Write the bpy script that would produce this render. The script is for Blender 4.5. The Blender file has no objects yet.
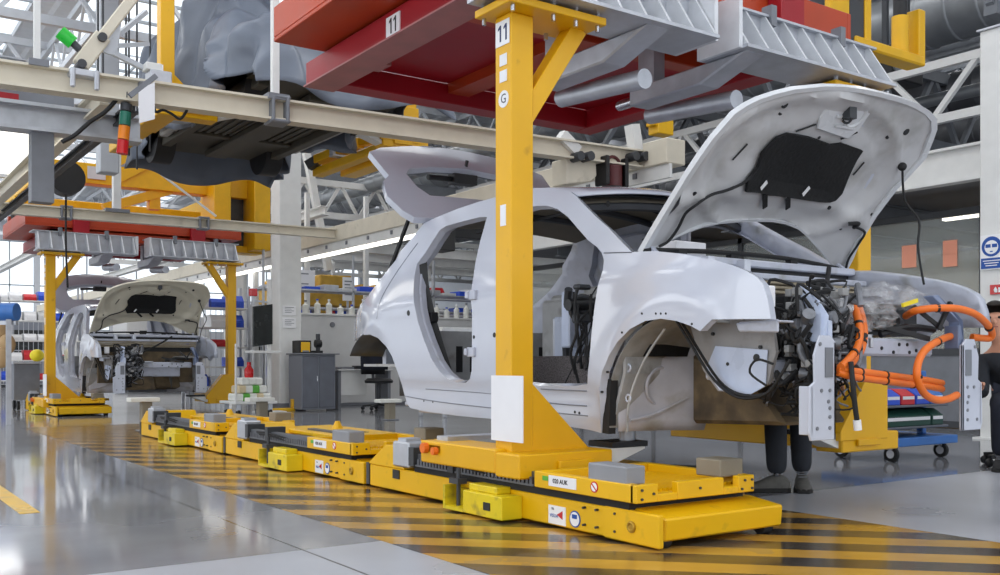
import bpy, bmesh, math, random
from mathutils import Vector as V, Matrix, noise
from mathutils.geometry import delaunay_2d_cdt
random.seed(7)
S = bpy.context.scene
COL = S.collection

# ---------------------------------------------------------------- camera, world, light, exposure
# world: +Y runs away along the assembly line, +X runs away across it, Z up, metres; the camera is a crouching photographer
CAM_H, FPX, HOR = 0.8, 980.0, 364.0
FW, RT = (0.5708, 0.8212), (0.8212, -0.5708)
cd = bpy.data.cameras.new('camera'); cam = bpy.data.objects.new('camera', cd); COL.objects.link(cam)
cam.location = (0, 0, CAM_H); cam.rotation_euler = (math.pi/2, 0, -math.asin(0.5708))
cd.sensor_width = 36; cd.lens = 36*FPX/1000; cd.shift_y = (HOR-287.5)/1000; cd.clip_start = .05; cd.clip_end = 300
S.camera = cam
w = bpy.data.worlds.new('overcast_sky'); S.world = w; w.use_nodes = True
bgn = w.node_tree.nodes['Background']; bgn.inputs[0].default_value = (.86, .93, 1, 1); bgn.inputs[1].default_value = 1.4
S.view_settings.view_transform = 'Standard'; S.view_settings.look = 'None'
S.view_settings.exposure = 0.0; S.view_settings.gamma = 1; S.view_settings.use_curve_mapping = False

ROOF = 8.2
def area(name, loc, sx, sy, rad, rot=(0, 0, 0), col=(1, .98, .96)):
    l = bpy.data.lights.new(name, 'AREA'); l.shape = 'RECTANGLE'; l.size = sx; l.size_y = sy
    l.energy = rad*math.pi*sx*sy; l.color = col
    o = bpy.data.objects.new(name, l); COL.objects.link(o); o.location = loc; o.rotation_euler = rot
    return o
# daylight through the roof lights, and through the long glazed side wall on the left and behind
SKY_X = (-8.5, -3.5, 1.5, 6.5, 12.5, 20)
SKY_Y = (-4, 9, 22, 35, 48)
for x in SKY_X:
    for y in SKY_Y:
        area('skylight', (x, y, ROOF-.06), 1.9 if x < 10 else 1.0, 10.5, (1.75 if y < 15 else 4.0) if x < 10 else 3.2)
WIN_R = 2.1
for i, y in enumerate((-3, 9, 21)):
    area('side_window_daylight', (-12.9, y, 3.6), 4.2, 10, WIN_R, (0, -math.pi/2, 0), (.95, .98, 1))
area('end_window_daylight', (-4, -8.9, 3.6), 14, 4.2, .8, (math.pi/2, 0, 0), (.95, .98, 1))
area('end_window_daylight', (12, -8.9, 3.6), 14, 4.2, .8, (math.pi/2, 0, 0), (.95, .98, 1))
area('office_warm_fill', (13.6, 9.5, 2.62), 2.4, 6, .55, col=(1, .78, .45))  # warm fill light added to tint the office interior, no fitting behind it

# ---------------------------------------------------------------- helpers
def at(u, v, X=None, Y=None, z=None, d=None):
    """a point of the place from its direction and one known coordinate"""
    t, k = (u-500)/FPX, (HOR-v)/FPX
    if d is None:
        if X is not None: d = X/(FW[0]+t*RT[0])
        elif Y is not None: d = Y/(FW[1]+t*RT[1])
        else: d = (z-CAM_H)/k
    return V((d*(FW[0]+t*RT[0]), d*(FW[1]+t*RT[1]), CAM_H+k*d))

def lin(c):
    return tuple(((x/255+.055)/1.055)**2.4 if x > 10 else x/255/12.92 for x in c)
MATS = {}
def mat(name, rgb, rough=.5, metal=0, var=.12, scale=6, bump=0, emit=0, alpha=1, rvar=.1, detail=4, coat=0, dirt=None, dscale=3, dlo=.55, dhi=.75):
    m = bpy.data.materials.new(name); m.use_nodes = True
    n, l = m.node_tree.nodes, m.node_tree.links
    p = n['Principled BSDF']; c = lin(rgb)
    tc = n.new('ShaderNodeTexCoord'); no = n.new('ShaderNodeTexNoise')
    no.inputs['Scale'].default_value = scale; no.inputs['Detail'].default_value = detail
    l.new(tc.outputs['Object'], no.inputs['Vector'])
    r = n.new('ShaderNodeValToRGB'); l.new(no.outputs['Fac'], r.inputs[0])
    r.color_ramp.elements[0].position = .3; r.color_ramp.elements[1].position = .7
    r.color_ramp.elements[0].color = tuple(max(0, x*(1-var)) for x in c)+(1,)
    r.color_ramp.elements[1].color = tuple(min(1, x*(1+var*.6)) for x in c)+(1,)
    out = r.outputs[0]
    if dirt:
        n2 = n.new('ShaderNodeTexNoise'); n2.inputs['Scale'].default_value = dscale; n2.inputs['Detail'].default_value = 8
        l.new(tc.outputs['Object'], n2.inputs['Vector'])
        r2 = n.new('ShaderNodeValToRGB'); l.new(n2.outputs['Fac'], r2.inputs[0])
        r2.color_ramp.elements[0].position = dlo; r2.color_ramp.elements[1].position = dhi
        mx = n.new('ShaderNodeMix'); mx.data_type = 'RGBA'
        l.new(r2.outputs[0], mx.inputs[0]); l.new(out, mx.inputs[6]); mx.inputs[7].default_value = lin(dirt)+(1,)
        out = mx.outputs[2]
    l.new(out, p.inputs['Base Color'])
    mr = n.new('ShaderNodeMapRange'); l.new(no.outputs['Fac'], mr.inputs[0])
    mr.inputs[3].default_value = max(.02, rough-rvar); mr.inputs[4].default_value = min(1, rough+rvar)
    l.new(mr.outputs[0], p.inputs['Roughness'])
    p.inputs['Metallic'].default_value = metal
    p.inputs['Coat Weight'].default_value = coat
    if coat: p.inputs['Coat Roughness'].default_value = .08
    if emit:
        p.inputs['Emission Color'].default_value = c+(1,); p.inputs['Emission Strength'].default_value = emit
    if alpha < 1: p.inputs['Alpha'].default_value = alpha
    if bump:
        b = n.new('ShaderNodeBump'); b.inputs['Strength'].default_value = bump; b.inputs['Distance'].default_value = .02
        l.new(no.outputs['Fac'], b.inputs['Height']); l.new(b.outputs[0], p.inputs['Normal'])
    MATS[name] = m
    return m
M = MATS
mat('yellow', (228, 172, 0), .42, var=.06, scale=3, dirt=(150, 100, 20), dscale=9, dlo=.66, dhi=.95)
mat('agv_yellow', (232, 180, 0), .42, var=.05, scale=4, dirt=(150, 118, 30), dscale=8, dlo=.62, dhi=.92)
mat('mast_yellow', (224, 172, 0), .45, var=.08)
mat('red', (158, 2, 24), .45, var=.15, scale=2)
mat('orange_red', (182, 62, 22), .45, var=.15, scale=2)
mat('galv', (190, 193, 200), .4, .55, var=.15, scale=7)
mat('grey_steel', (150, 152, 158), .5, .3, var=.12)
mat('dark_steel', (70, 72, 76), .5, .4)
mat('mid_grey', (120, 123, 130), .55)
mat('beige', (214, 206, 188), .5, var=.06, dirt=(150, 140, 120), dscale=5, dlo=.62, dhi=.95)
mat('white_steel', (222, 222, 220), .5, var=.05)
mat('car_white', (194, 198, 211), .16, var=.02, rvar=.03, coat=.6)
mat('car_inner', (186, 190, 204), .4, var=.1, scale=10, coat=.15, dirt=(150, 150, 150), dscale=7)
mat('car_grey', (172, 172, 172), .45, var=.15, scale=9, dirt=(110, 106, 98), dscale=6)
mat('hood_under', (196, 196, 198), .38, var=.08, scale=5, coat=.15, dirt=(150, 148, 144), dscale=4, dlo=.5, dhi=.8)
mat('bonnet_beige', (206, 200, 182), .45, var=.06)
mat('liner_dirty', (134, 133, 131), .6, var=.25, scale=8, dirt=(96, 86, 72), dscale=5)
mat('headliner', (120, 112, 98), .75, var=.15)
mat('seal_brown', (104, 88, 64), .7, var=.35, scale=9, dirt=(60, 50, 40), dscale=6, dlo=.45, dhi=.7)
mat('black', (22, 22, 25), .5, var=.2)
mat('black_pad', (16, 16, 18), .85, var=.3, scale=40, bump=.3)
mat('rubber', (30, 30, 32), .75)
mat('carpet', (112, 106, 106), .95, var=.6, scale=120, bump=.8)
mat('cable_orange', (236, 116, 30), .45, var=.08)
mat('tape', (20, 20, 20), .5)
mat('cardboard', (176, 150, 110), .85)
mat('tarp', (100, 108, 122), .42, var=.12, scale=3, rvar=.06)
mat('underbody', (74, 70, 60), .6, var=.3, scale=6)
mat('white', (236, 236, 238), .5, var=.02)
mat('paper', (232, 232, 236), .7, var=.03)
mat('blue', (36, 84, 178), .45)
mat('sign_blue', (20, 76, 160), .5, var=.02)
mat('bin_blue', (40, 80, 200), .4, var=.05)
mat('bin_red', (200, 36, 46), .4, var=.05)
mat('bin_green', (20, 66, 56), .5)
mat('trolley_blue', (60, 116, 190), .4)
mat('lamp_red', (196, 20, 26), .25); mat('lamp_amber', (230, 130, 20), .25); mat('lamp_green', (30, 110, 90), .25)
mat('lamp_green_lit', (30, 170, 50), .3, emit=.25)
mat('tube', (255, 250, 238), .4, emit=3)
mat('wall_white', (224, 226, 230), .75, var=.03)
mat('panel_grey', (206, 206, 206), .7, var=.04)
mat('window_frame', (176, 182, 188), .5)
mat('roof_sheet', (206, 208, 212), .7, var=.06)
mat('truss', (186, 190, 196), .55, var=.06)
mat('truss_dark', (110, 114, 120), .6)
mat('duct', (142, 146, 150), .4, .5, scale=3)
mat('duct_dark', (96, 98, 102), .45, .5)
mat('cabinet', (124, 128, 138), .45, var=.04)
mat('cabinet_dark', (100, 104, 114), .5)
mat('screen', (44, 48, 50), .25, var=.3)
mat('skin', (206, 150, 124), .55, var=.04)
mat('hair', (36, 28, 24), .7)
mat('cloth_dark', (42, 45, 52), .9, var=.2, scale=30)
mat('cloth_navy', (26, 30, 44), .9, var=.2)
mat('shoe_grey', (92, 90, 86), .8, var=.25, scale=30)
mat('sole', (34, 33, 32), .8)
mat('orange_paper', (244, 164, 136), .8, var=.03)
mat('chrome', (200, 202, 206), .2, .9)
mat('foam_white', (228, 228, 222), .6)
mat('wood_pale', (214, 196, 160), .7)
mat('yellow_flag', (250, 226, 40), .5)
mat('fabric_tan', (190, 160, 120), .8)

mat('lips', (170, 100, 90), .6); mat('hose_green', (40, 52, 48), .5); mat('dark_red', (84, 24, 28), .4); mat('mach_yellow', (196, 156, 60), .6, var=.2)
mat('panel_lit', (255, 252, 240), .5, emit=2.2)
def special():
    # bagged parts: thin clear plastic film
    m = bpy.data.materials.new('film'); m.use_nodes = True; n, l = m.node_tree.nodes, m.node_tree.links
    p = n['Principled BSDF']; p.inputs['Base Color'].default_value = (.8, .8, .82, 1); p.inputs['Roughness'].default_value = .12
    no = n.new('ShaderNodeTexNoise'); no.inputs['Scale'].default_value = 14; no.inputs['Detail'].default_value = 5
    tc = n.new('ShaderNodeTexCoord'); l.new(tc.outputs['Object'], no.inputs['Vector'])
    mr = n.new('ShaderNodeMapRange'); mr.inputs[1].default_value = .35; mr.inputs[2].default_value = .75; mr.inputs[3].default_value = .02; mr.inputs[4].default_value = .42
    l.new(no.outputs['Fac'], mr.inputs[0]); l.new(mr.outputs[0], p.inputs['Alpha'])
    b = n.new('ShaderNodeBump'); b.inputs['Strength'].default_value = 1; b.inputs['Distance'].default_value = .03
    l.new(no.outputs['Fac'], b.inputs['Height']); l.new(b.outputs[0], p.inputs['Normal']); M['film'] = m
    # office glazing
    m = bpy.data.materials.new('glass'); m.use_nodes = True; n, l = m.node_tree.nodes, m.node_tree.links
    p = n['Principled BSDF']; p.inputs['Base Color'].default_value = (.75, .8, .78, 1); p.inputs['Roughness'].default_value = .03
    p.inputs['Alpha'].default_value = .22; M['glass'] = m
    # floor: grey epoxy slabs with joints
    m = bpy.data.materials.new('epoxy_floor'); m.use_nodes = True; n, l = m.node_tree.nodes, m.node_tree.links
    p = n['Principled BSDF']; tc = n.new('ShaderNodeTexCoord')
    sp = n.new('ShaderNodeSeparateXYZ'); l.new(tc.outputs['Object'], sp.inputs[0])
    no = n.new('ShaderNodeTexNoise'); no.inputs['Scale'].default_value = 1.1; no.inputs['Detail'].default_value = 7
    l.new(tc.outputs['Object'], no.inputs['Vector'])
    st = n.new('ShaderNodeMath'); st.operation = 'LESS_THAN'; l.new(sp.outputs[1], st.inputs[0]); st.inputs[1].default_value = 3.95
    a = n.new('ShaderNodeValToRGB'); l.new(no.outputs['Fac'], a.inputs[0])
    a.color_ramp.elements[0].color = lin((122, 123, 127))+(1,); a.color_ramp.elements[1].color = lin((148, 149, 153))+(1,)
    a.color_ramp.elements[0].position = .3; a.color_ramp.elements[1].position = .7
    b = n.new('ShaderNodeValToRGB'); l.new(no.outputs['Fac'], b.inputs[0])
    b.color_ramp.elements[0].color = lin((160, 163, 170))+(1,); b.color_ramp.elements[1].color = lin((180, 183, 191))+(1,)
    b.color_ramp.elements[0].position = .3; b.color_ramp.elements[1].position = .7
    mx = n.new('ShaderNodeMix'); mx.data_type = 'RGBA'; l.new(st.outputs[0], mx.inputs[0]); l.new(a.outputs[0], mx.inputs[6]); l.new(b.outputs[0], mx.inputs[7])
    def near(axis, v, wd):
        s = n.new('ShaderNodeMath'); s.operation = 'SUBTRACT'; l.new(sp.outputs[axis], s.inputs[0]); s.inputs[1].default_value = v
        ab = n.new('ShaderNodeMath'); ab.operation = 'ABSOLUTE'; l.new(s.outputs[0], ab.inputs[0])
        lt = n.new('ShaderNodeMath'); lt.operation = 'LESS_THAN'; l.new(ab.outputs[0], lt.inputs[0]); lt.inputs[1].default_value = wd
        return lt.outputs[0]
    def mx2(x, y):
        q = n.new('ShaderNodeMath'); q.operation = 'MAXIMUM'; l.new(x, q.inputs[0]); l.new(y, q.inputs[1]); return q.outputs[0]
    j = mx2(mx2(near(0, 1.71, .005), near(1, 10.2, .006)), mx2(near(1, 3.95, .003), near(0, -4.3, .006)))
    m2 = n.new('ShaderNodeMix'); m2.data_type = 'RGBA'; l.new(j, m2.inputs[0]); l.new(mx.outputs[2], m2.inputs[6]); m2.inputs[7].default_value = (.05, .05, .05, 1)
    l.new(m2.outputs[2], p.inputs['Base Color'])
    mr = n.new('ShaderNodeMapRange'); l.new(st.outputs[0], mr.inputs[0]); mr.inputs[3].default_value = .1; mr.inputs[4].default_value = .3
    ad = n.new('ShaderNodeMath'); ad.operation = 'MULTIPLY_ADD'; l.new(no.outputs['Fac'], ad.inputs[0]); ad.inputs[1].default_value = .1; l.new(mr.outputs[0], ad.inputs[2])
    sb = n.new('ShaderNodeMath'); sb.operation = 'SUBTRACT'; l.new(ad.outputs[0], sb.inputs[0]); sb.inputs[1].default_value = .06
    l.new(sb.outputs[0], p.inputs['Roughness']); M['epoxy_floor'] = m
    # hazard hatching painted on the floor
    m = bpy.data.materials.new('hatch_paint'); m.use_nodes = True; n, l = m.node_tree.nodes, m.node_tree.links
    p = n['Principled BSDF']; tc = n.new('ShaderNodeTexCoord'); sp = n.new('ShaderNodeSeparateXYZ'); l.new(tc.outputs['Object'], sp.inputs[0])
    ad = n.new('ShaderNodeMath'); ad.operation = 'ADD'; l.new(sp.outputs[0], ad.inputs[0]); l.new(sp.outputs[1], ad.inputs[1])
    k = n.new('ShaderNodeMath'); k.operation = 'MULTIPLY_ADD'; l.new(ad.outputs[0], k.inputs[0]); k.inputs[1].default_value = .70711/.36; k.inputs[2].default_value = -4.556/.36+20
    fr = n.new('ShaderNodeMath'); fr.operation = 'FRACT'; l.new(k.outputs[0], fr.inputs[0])
    lt = n.new('ShaderNodeMath'); lt.operation = 'LESS_THAN'; l.new(fr.outputs[0], lt.inputs[0]); lt.inputs[1].default_value = .49
    no = n.new('ShaderNodeTexNoise'); no.inputs['Scale'].default_value = 3; no.inputs['Detail'].default_value = 8; l.new(tc.outputs['Object'], no.inputs['Vector'])
    def ramp(c0, c1):
        r = n.new('ShaderNodeValToRGB'); l.new(no.outputs['Fac'], r.inputs[0]); r.color_ramp.elements[0].position = .3; r.color_ramp.elements[1].position = .72
        r.color_ramp.elements[0].color = lin(c0)+(1,); r.color_ramp.elements[1].color = lin(c1)+(1,); return r.outputs[0]
    n3 = n.new('ShaderNodeTexNoise'); n3.inputs['Scale'].default_value = 1.7; n3.inputs['Detail'].default_value = 9; l.new(tc.outputs['Object'], n3.inputs['Vector'])
    wr = n.new('ShaderNodeMath'); wr.operation = 'GREATER_THAN'; l.new(n3.outputs['Fac'], wr.inputs[0]); wr.inputs[1].default_value = .60
    mx = n.new('ShaderNodeMix'); mx.data_type = 'RGBA'; l.new(lt.outputs[0], mx.inputs[0])
    l.new(ramp((46, 40, 36), (72, 64, 56)), mx.inputs[6]); l.new(ramp((172, 128, 46), (192, 148, 66)), mx.inputs[7])
    mw = n.new('ShaderNodeMix'); mw.data_type = 'RGBA'; mw.inputs[7].default_value = lin((118, 108, 92))+(1,)
    wf = n.new('ShaderNodeMath'); wf.operation = 'MULTIPLY'; wf.inputs[1].default_value = .35; l.new(wr.outputs[0], wf.inputs[0])
    l.new(wf.outputs[0], mw.inputs[0]); l.new(mx.outputs[2], mw.inputs[6]); l.new(mw.outputs[2], p.inputs['Base Color'])
    mr = n.new('ShaderNodeMapRange'); l.new(no.outputs['Fac'], mr.inputs[0]); mr.inputs[3].default_value = .1; mr.inputs[4].default_value = .26
    l.new(mr.outputs[0], p.inputs['Roughness']); M['hatch_paint'] = m
special()

class MB:
    def __init__(s): s.b = bmesh.new()
    def hexa(s, p):
        v = [s.b.verts.new(q) for q in p]
        for f in ((3, 2, 1, 0), (4, 5, 6, 7), (0, 1, 5, 4), (1, 2, 6, 5), (2, 3, 7, 6), (3, 0, 4, 7)): s.b.faces.new([v[i] for i in f])
        return s
    def box(s, x0, x1, y0, y1, z0, z1):
        x0, x1 = sorted((x0, x1)); y0, y1 = sorted((y0, y1)); z0, z1 = sorted((z0, z1))
        return s.hexa([(x0, y0, z0), (x1, y0, z0), (x1, y1, z0), (x0, y1, z0), (x0, y0, z1), (x1, y0, z1), (x1, y1, z1), (x0, y1, z1)])
    def bar(s, p, q, w, h=None, up=(0, 0, 1)):
        p, q = V(p), V(q); h = h or w; d = (q-p).normalized(); u = V(up)
        if abs(d.dot(u)) > .98: u = V((0, 1, 0))
        a = d.cross(u).normalized(); b = a.cross(d).normalized(); a *= w/2; b *= h/2
        return s.hexa([p-a-b, p+a-b, q+a-b, q-a-b, p-a+b, p+a+b, q+a+b, q-a+b])
    def prism(s, pts, ext):
        e = V(ext); a = [s.b.verts.new(V(p)) for p in pts]; c = [s.b.verts.new(V(p)+e) for p in pts]; n = len(pts)
        s.b.faces.new(a[::-1]); s.b.faces.new(c)
        for i in range(n): s.b.faces.new((a[i], a[(i+1) % n], c[(i+1) % n], c[i]))
        return s
    def tube(s, pts, r, seg=8, smooth=4, cap=True):
        pts = [V(p) for p in pts]
        if smooth > 1 and len(pts) > 2:
            o = []
            for i in range(len(pts)-1):
                p0, p1, p2, p3 = pts[max(i-1, 0)], pts[i], pts[i+1], pts[min(i+2, len(pts)-1)]
                for k in range(smooth):
                    t = k/smooth; t2, t3 = t*t, t*t*t
                    o.append(.5*((2*p1)+(p2-p0)*t+(2*p0-5*p1+4*p2-p3)*t2+(3*p1-p0-3*p2+p3)*t3))
            o.append(pts[-1]); pts = o
        n = len(pts); rr = r if isinstance(r, (list, tuple)) else None
        prev = None; rings = []
        for i, p in enumerate(pts):
            d = (pts[min(i+1, n-1)]-pts[max(i-1, 0)])
            if d.length < 1e-9: d = V((0, 0, 1))
            d.normalize()
            if prev is None:
                a = d.orthogonal().normalized()
            else:
                a = prev-d*prev.dot(d)
                a = a.normalized() if a.length > 1e-6 else d.orthogonal().normalized()
            prev = a; b = d.cross(a)
            q = rr[min(len(rr)-1, int(i*len(rr)/n))] if rr else r
            rings.append([s.b.verts.new(p+q*(a*math.cos(2*math.pi*k/seg)+b*math.sin(2*math.pi*k/seg))) for k in range(seg)])
        for i in range(n-1):
            for k in range(seg):
                s.b.faces.new((rings[i][k], rings[i][(k+1) % seg], rings[i+1][(k+1) % seg], rings[i+1][k]))
        if cap: s.b.faces.new(rings[0][::-1]); s.b.faces.new(rings[-1])
        return s
    def cyl(s, p, q, r, r2=None, seg=16):
        p, q = V(p), V(q); d = (q-p).normalized(); a = d.orthogonal().normalized(); b = d.cross(a); r2 = r if r2 is None else r2
        A = [s.b.verts.new(p+r*(a*math.cos(2*math.pi*k/seg)+b*math.sin(2*math.pi*k/seg))) for k in range(seg)]
        B = [s.b.verts.new(q+r2*(a*math.cos(2*math.pi*k/seg)+b*math.sin(2*math.pi*k/seg))) for k in range(seg)]
        s.b.faces.new(A[::-1]); s.b.faces.new(B)
        for k in range(seg): s.b.faces.new((A[k], A[(k+1) % seg], B[(k+1) % seg], B[k]))
        return s
    def torus(s, c, n, R, r, seg=20, sg=8, a0=0, a1=2*math.pi):
        c, n = V(c), V(n).normalized(); a = n.orthogonal().normalized(); b = n.cross(a)
        pts = [c+R*(a*math.cos(a0+(a1-a0)*i/seg)+b*math.sin(a0+(a1-a0)*i/seg)) for i in range(seg+1)]
        return s.tube(pts, r, sg, 1)
    def ball(s, c, rx, ry=None, rz=None, seg=12, rings=8):
        m = Matrix.Translation(V(c)) @ Matrix.Diagonal((rx, ry or rx, rz or rx, 1))
        bmesh.ops.create_uvsphere(s.b, u_segments=seg, v_segments=rings, radius=1, matrix=m); return s
    def lathe(s, c, prof, seg=20, axis=(0, 0, 1)):
        c, n = V(c), V(axis).normalized(); a = n.orthogonal().normalized(); b = n.cross(a); rings = []
        for r, h in prof:
            rings.append([s.b.verts.new(c+n*h+max(r, 1e-4)*(a*math.cos(2*math.pi*k/seg)+b*math.sin(2*math.pi*k/seg))) for k in range(seg)])
        for i in range(len(rings)-1):
            for k in range(seg): s.b.faces.new((rings[i][k], rings[i][(k+1) % seg], rings[i+1][(k+1) % seg], rings[i+1][k]))
        s.b.faces.new(rings[0][::-1]); s.b.faces.new(rings[-1]); return s
    def ibeam(s, p, q, w, h, t=.012, up=(0, 0, 1)):
        p, q = V(p), V(q); d = (q-p).normalized(); u = V(up); a = d.cross(u).normalized(); b = a.cross(d).normalized()
        for sg in (-1, 1): s.bar(p+b*sg*(h/2-t/2), q+b*sg*(h/2-t/2), w, t, b)
        return s.bar(p, q, t, h-2*t, b)
    def grid(s, rows):
        vs = [[s.b.verts.new(V(p)) for p in r] for r in rows]
        for i in range(len(vs)-1):
            for j in range(len(vs[0])-1): s.b.faces.new((vs[i][j], vs[i][j+1], vs[i+1][j+1], vs[i+1][j]))
        return s
    def sheet(s, outline, holes, step, f):
        """flat outline with holes, filled on a fine grid and bent through f(a, b) -> 3-D"""
        def dens(lp):
            o = []
            for i, p in enumerate(lp):
                q = lp[(i+1) % len(lp)]; L = math.hypot(q[0]-p[0], q[1]-p[1]); k = max(1, int(L/step))
                for j in range(k): o.append((p[0]+(q[0]-p[0])*j/k, p[1]+(q[1]-p[1])*j/k))
            return o
        loops = [dens(outline)]+[dens(h) for h in holes]
        def inside(p, lp):
            c = False; x, y = p
            for i in range(len(lp)):
                (x1, y1), (x2, y2) = lp[i], lp[i-1]
                if (y1 > y) != (y2 > y) and x < (x2-x1)*(y-y1)/(y2-y1)+x1: c = not c
            return c
        vs, ed = [], []
        for lp in loops:
            b = len(vs); vs += lp; ed += [(b+i, b+(i+1) % len(lp)) for i in range(len(lp))]
        xs = [p[0] for p in loops[0]]; ys = [p[1] for p in loops[0]]
        rim = [p for lp in loops for p in lp]
        y = min(ys)+step*.5
        while y < max(ys):
            x = min(xs)+step*.5
            while x < max(xs):
                if inside((x, y), loops[0]) and not any(inside((x, y), h) for h in loops[1:]) and min((x-a)**2+(y-b)**2 for a, b in rim) > (step*.45)**2: vs.append((x, y))
                x += step
            y += step
        r = delaunay_2d_cdt([V(p) for p in vs], ed, [], 0, 1e-6)
        P = r[0]; bv = [s.b.verts.new(f(p.x, p.y)) for p in P]
        for t in r[2]:
            c = (sum(P[i].x for i in t)/len(t), sum(P[i].y for i in t)/len(t))
            if inside(c, loops[0]) and not any(inside(c, h) for h in loops[1:]): s.b.faces.new([bv[i] for i in t])
        return s
    def islands(s, name, m, parent=None, *a_, **k):
        """every loose piece becomes a part of its own"""
        s.b.verts.index_update(); seen, first = set(), None
        for v0 in s.b.verts:
            if v0 in seen: continue
            comp, todo = [v0], [v0]; seen.add(v0)
            while todo:
                for e in todo.pop().link_edges:
                    for v in e.verts:
                        if v not in seen: seen.add(v); comp.append(v); todo.append(v)
            o = MB(); mp = {v: o.b.verts.new(v.co) for v in comp}
            for f in {f for v in comp for f in v.link_faces}: o.b.faces.new([mp[v] for v in f.verts])
            r = o.build(name, m, parent, *a_, **k); first = first or r
        s.b.free(); return first
    def build(s, name, m, parent=None, smooth=False, bevel=0, solid=0, off=0, label=None, sub=0, angle=38, keepn=False, split=0):
        if not keepn: bmesh.ops.recalc_face_normals(s.b, faces=s.b.faces)
        root = parent
        while root is not None and root.parent is not None: root = root.parent
        if root is not None: bmesh.ops.translate(s.b, verts=s.b.verts, vec=-root.location)
        base = V((0, 0, 0))
        if root is None and s.b.verts:
            xs = [v.co for v in s.b.verts]
            base = V(((min(c.x for c in xs)+max(c.x for c in xs))/2, (min(c.y for c in xs)+max(c.y for c in xs))/2, min(c.z for c in xs)))
            if name not in ('floor', 'hazard_hatching'): bmesh.ops.translate(s.b, verts=s.b.verts, vec=-base)
            else: base = V((0, 0, 0))
        me = bpy.data.meshes.new(name); s.b.to_mesh(me); s.b.free()
        me.materials.append(M[m] if isinstance(m, str) else m)
        if smooth:
            for p in me.polygons: p.use_smooth = True
            me.set_sharp_from_angle(angle=math.radians(angle))
        o = bpy.data.objects.new(name, me); COL.objects.link(o); o.location = base
        if parent is not None: o.parent = parent; o.location = (0, 0, 0)
        if sub:
            k = o.modifiers.new('sub', 'SUBSURF'); k.levels = sub; k.render_levels = sub
        if solid:
            k = o.modifiers.new('solid', 'SOLIDIFY'); k.thickness = solid; k.offset = off
        if split:
            k = o.modifiers.new('split', 'EDGE_SPLIT'); k.split_angle = math.radians(split)
        if bevel:
            k = o.modifiers.new('bev', 'BEVEL'); k.width = bevel; k.segments = 1; k.limit_method = 'ANGLE'
        if label: o['label'] = label
        return o

def tag(o, label=None, cat=None, group=None, kind=None):
    if label: o['label'] = label
    if cat: o['category'] = cat
    if group: o['group'] = group
    if kind: o['kind'] = kind
    return o
def thing(name, loc, label, cat, group=None):
    o = bpy.data.objects.new(name, None); COL.objects.link(o); o.location = loc; o.empty_display_size = .1
    return tag(o, label, cat, group)
def copy_tree(o, off=(0, 0, 0), label=None, parent=None):
    c = o.copy(); COL.objects.link(c)
    if parent is not None: c.parent = parent
    else: c.location = V(o.location)+V(off)
    if label: c['label'] = label
    for ch in [x for x in KIDS.get(o.name, [])]: copy_tree(ch, parent=c)
    return c
KIDS = {}
def index_kids():
    KIDS.clear()
    for o in bpy.data.objects:
        if o.parent: KIDS.setdefault(o.parent.name, []).append(o)
def text(body, o, x, up, size, m, parent, name='lettering', depth=.0008, bold=False):
    c = bpy.data.curves.new('t', 'FONT'); c.body = body; c.size = size; c.align_x = 'CENTER'; c.align_y = 'CENTER'; c.extrude = depth; c.resolution_u = 2
    if bold: c.offset = size*.018
    t = bpy.data.objects.new('t', c); COL.objects.link(t)
    bpy.context.view_layer.update()
    me = bpy.data.meshes.new_from_object(t.evaluated_get(bpy.context.evaluated_depsgraph_get()))
    bpy.data.objects.remove(t); bpy.data.curves.remove(c)
    x, up = V(x).normalized(), V(up).normalized(); nz = x.cross(up)
    R = Matrix((x, up, nz)).transposed()
    mb = MB(); mb.b.from_mesh(me)
    for v in mb.b.verts: v.co = V(o)+R @ v.co
    bpy.data.meshes.remove(me)
    return mb.build(name, m, parent, keepn=True)

def eleven(o, x, up, h, m, parent):
    """the number 11 as two flagged strokes"""
    x, up = V(x).normalized(), V(up).normalized(); n = x.cross(up); o = V(o); mb = MB()
    for c in (-.3, .3):
        pts = [(c+.02, -.5), (c+.17, -.5), (c+.17, .5), (c+.05, .5), (c-.16, .34), (c-.16, .2), (c+.02, .3)]
        mb.prism([o+x*(a*h)+up*(b*h) for a, b in pts], n*.001)
    return mb.islands('lettering', m, parent)
# ---------------------------------------------------------------- the hall
X0, X1, Y0, Y1 = -13.2, 32, -9.2, 56
def structure(mb, name, m, **k): return tag(mb.build(name, m, **k), kind='structure')
structure(MB().box(X0, X1, Y0, Y1, -.2, 0), 'floor', 'epoxy_floor')
mb = MB().box(2.09, 4.335, Y0, 13.5, .0005, .002)
structure(mb, 'hazard_hatching', 'hatch_paint')
tag(MB().box(.88, .98, 5.75, 8.6, .0005, .002).build('floor_line', mat('line_yellow', (226, 180, 50), .3, dirt=(150, 140, 120), dscale=5)), kind='structure', label='worn yellow painted line on the floor at the left')
# roof sheets between the roof lights
mb = MB(); xs = [X0]
for x in SKY_X: h_ = 2.1 if x < 10 else .6; xs += [x-h_, x+h_]
xs.append(X1)
for a_, b_ in zip(xs[::2], xs[1::2]):
    n_ = max(1, int((b_-a_)/.6)); st = (b_-a_)/n_
    for i in range(n_):
        x = a_+i*st; mb.prism([(x, Y0, ROOF), (x+st*.1, Y0, ROOF+.06), (x+st*.5, Y0, ROOF+.06), (x+st*.6, Y0, ROOF), (x+st, Y0, ROOF), (x+st, Y0, ROOF+.12), (x, Y0, ROOF+.12)], (0, Y1-Y0, 0))
for x in SKY_X:
    h_ = 2.1 if x < 10 else .6
    for a_, b_ in zip([Y0]+[y+5.25 for y in SKY_Y], [y-5.25 for y in SKY_Y]+[Y1]): mb.box(x-h_, x+h_, a_, b_, ROOF, ROOF+.12)
structure(mb, 'ceiling', 'roof_sheet')
k_ = 4
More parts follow.
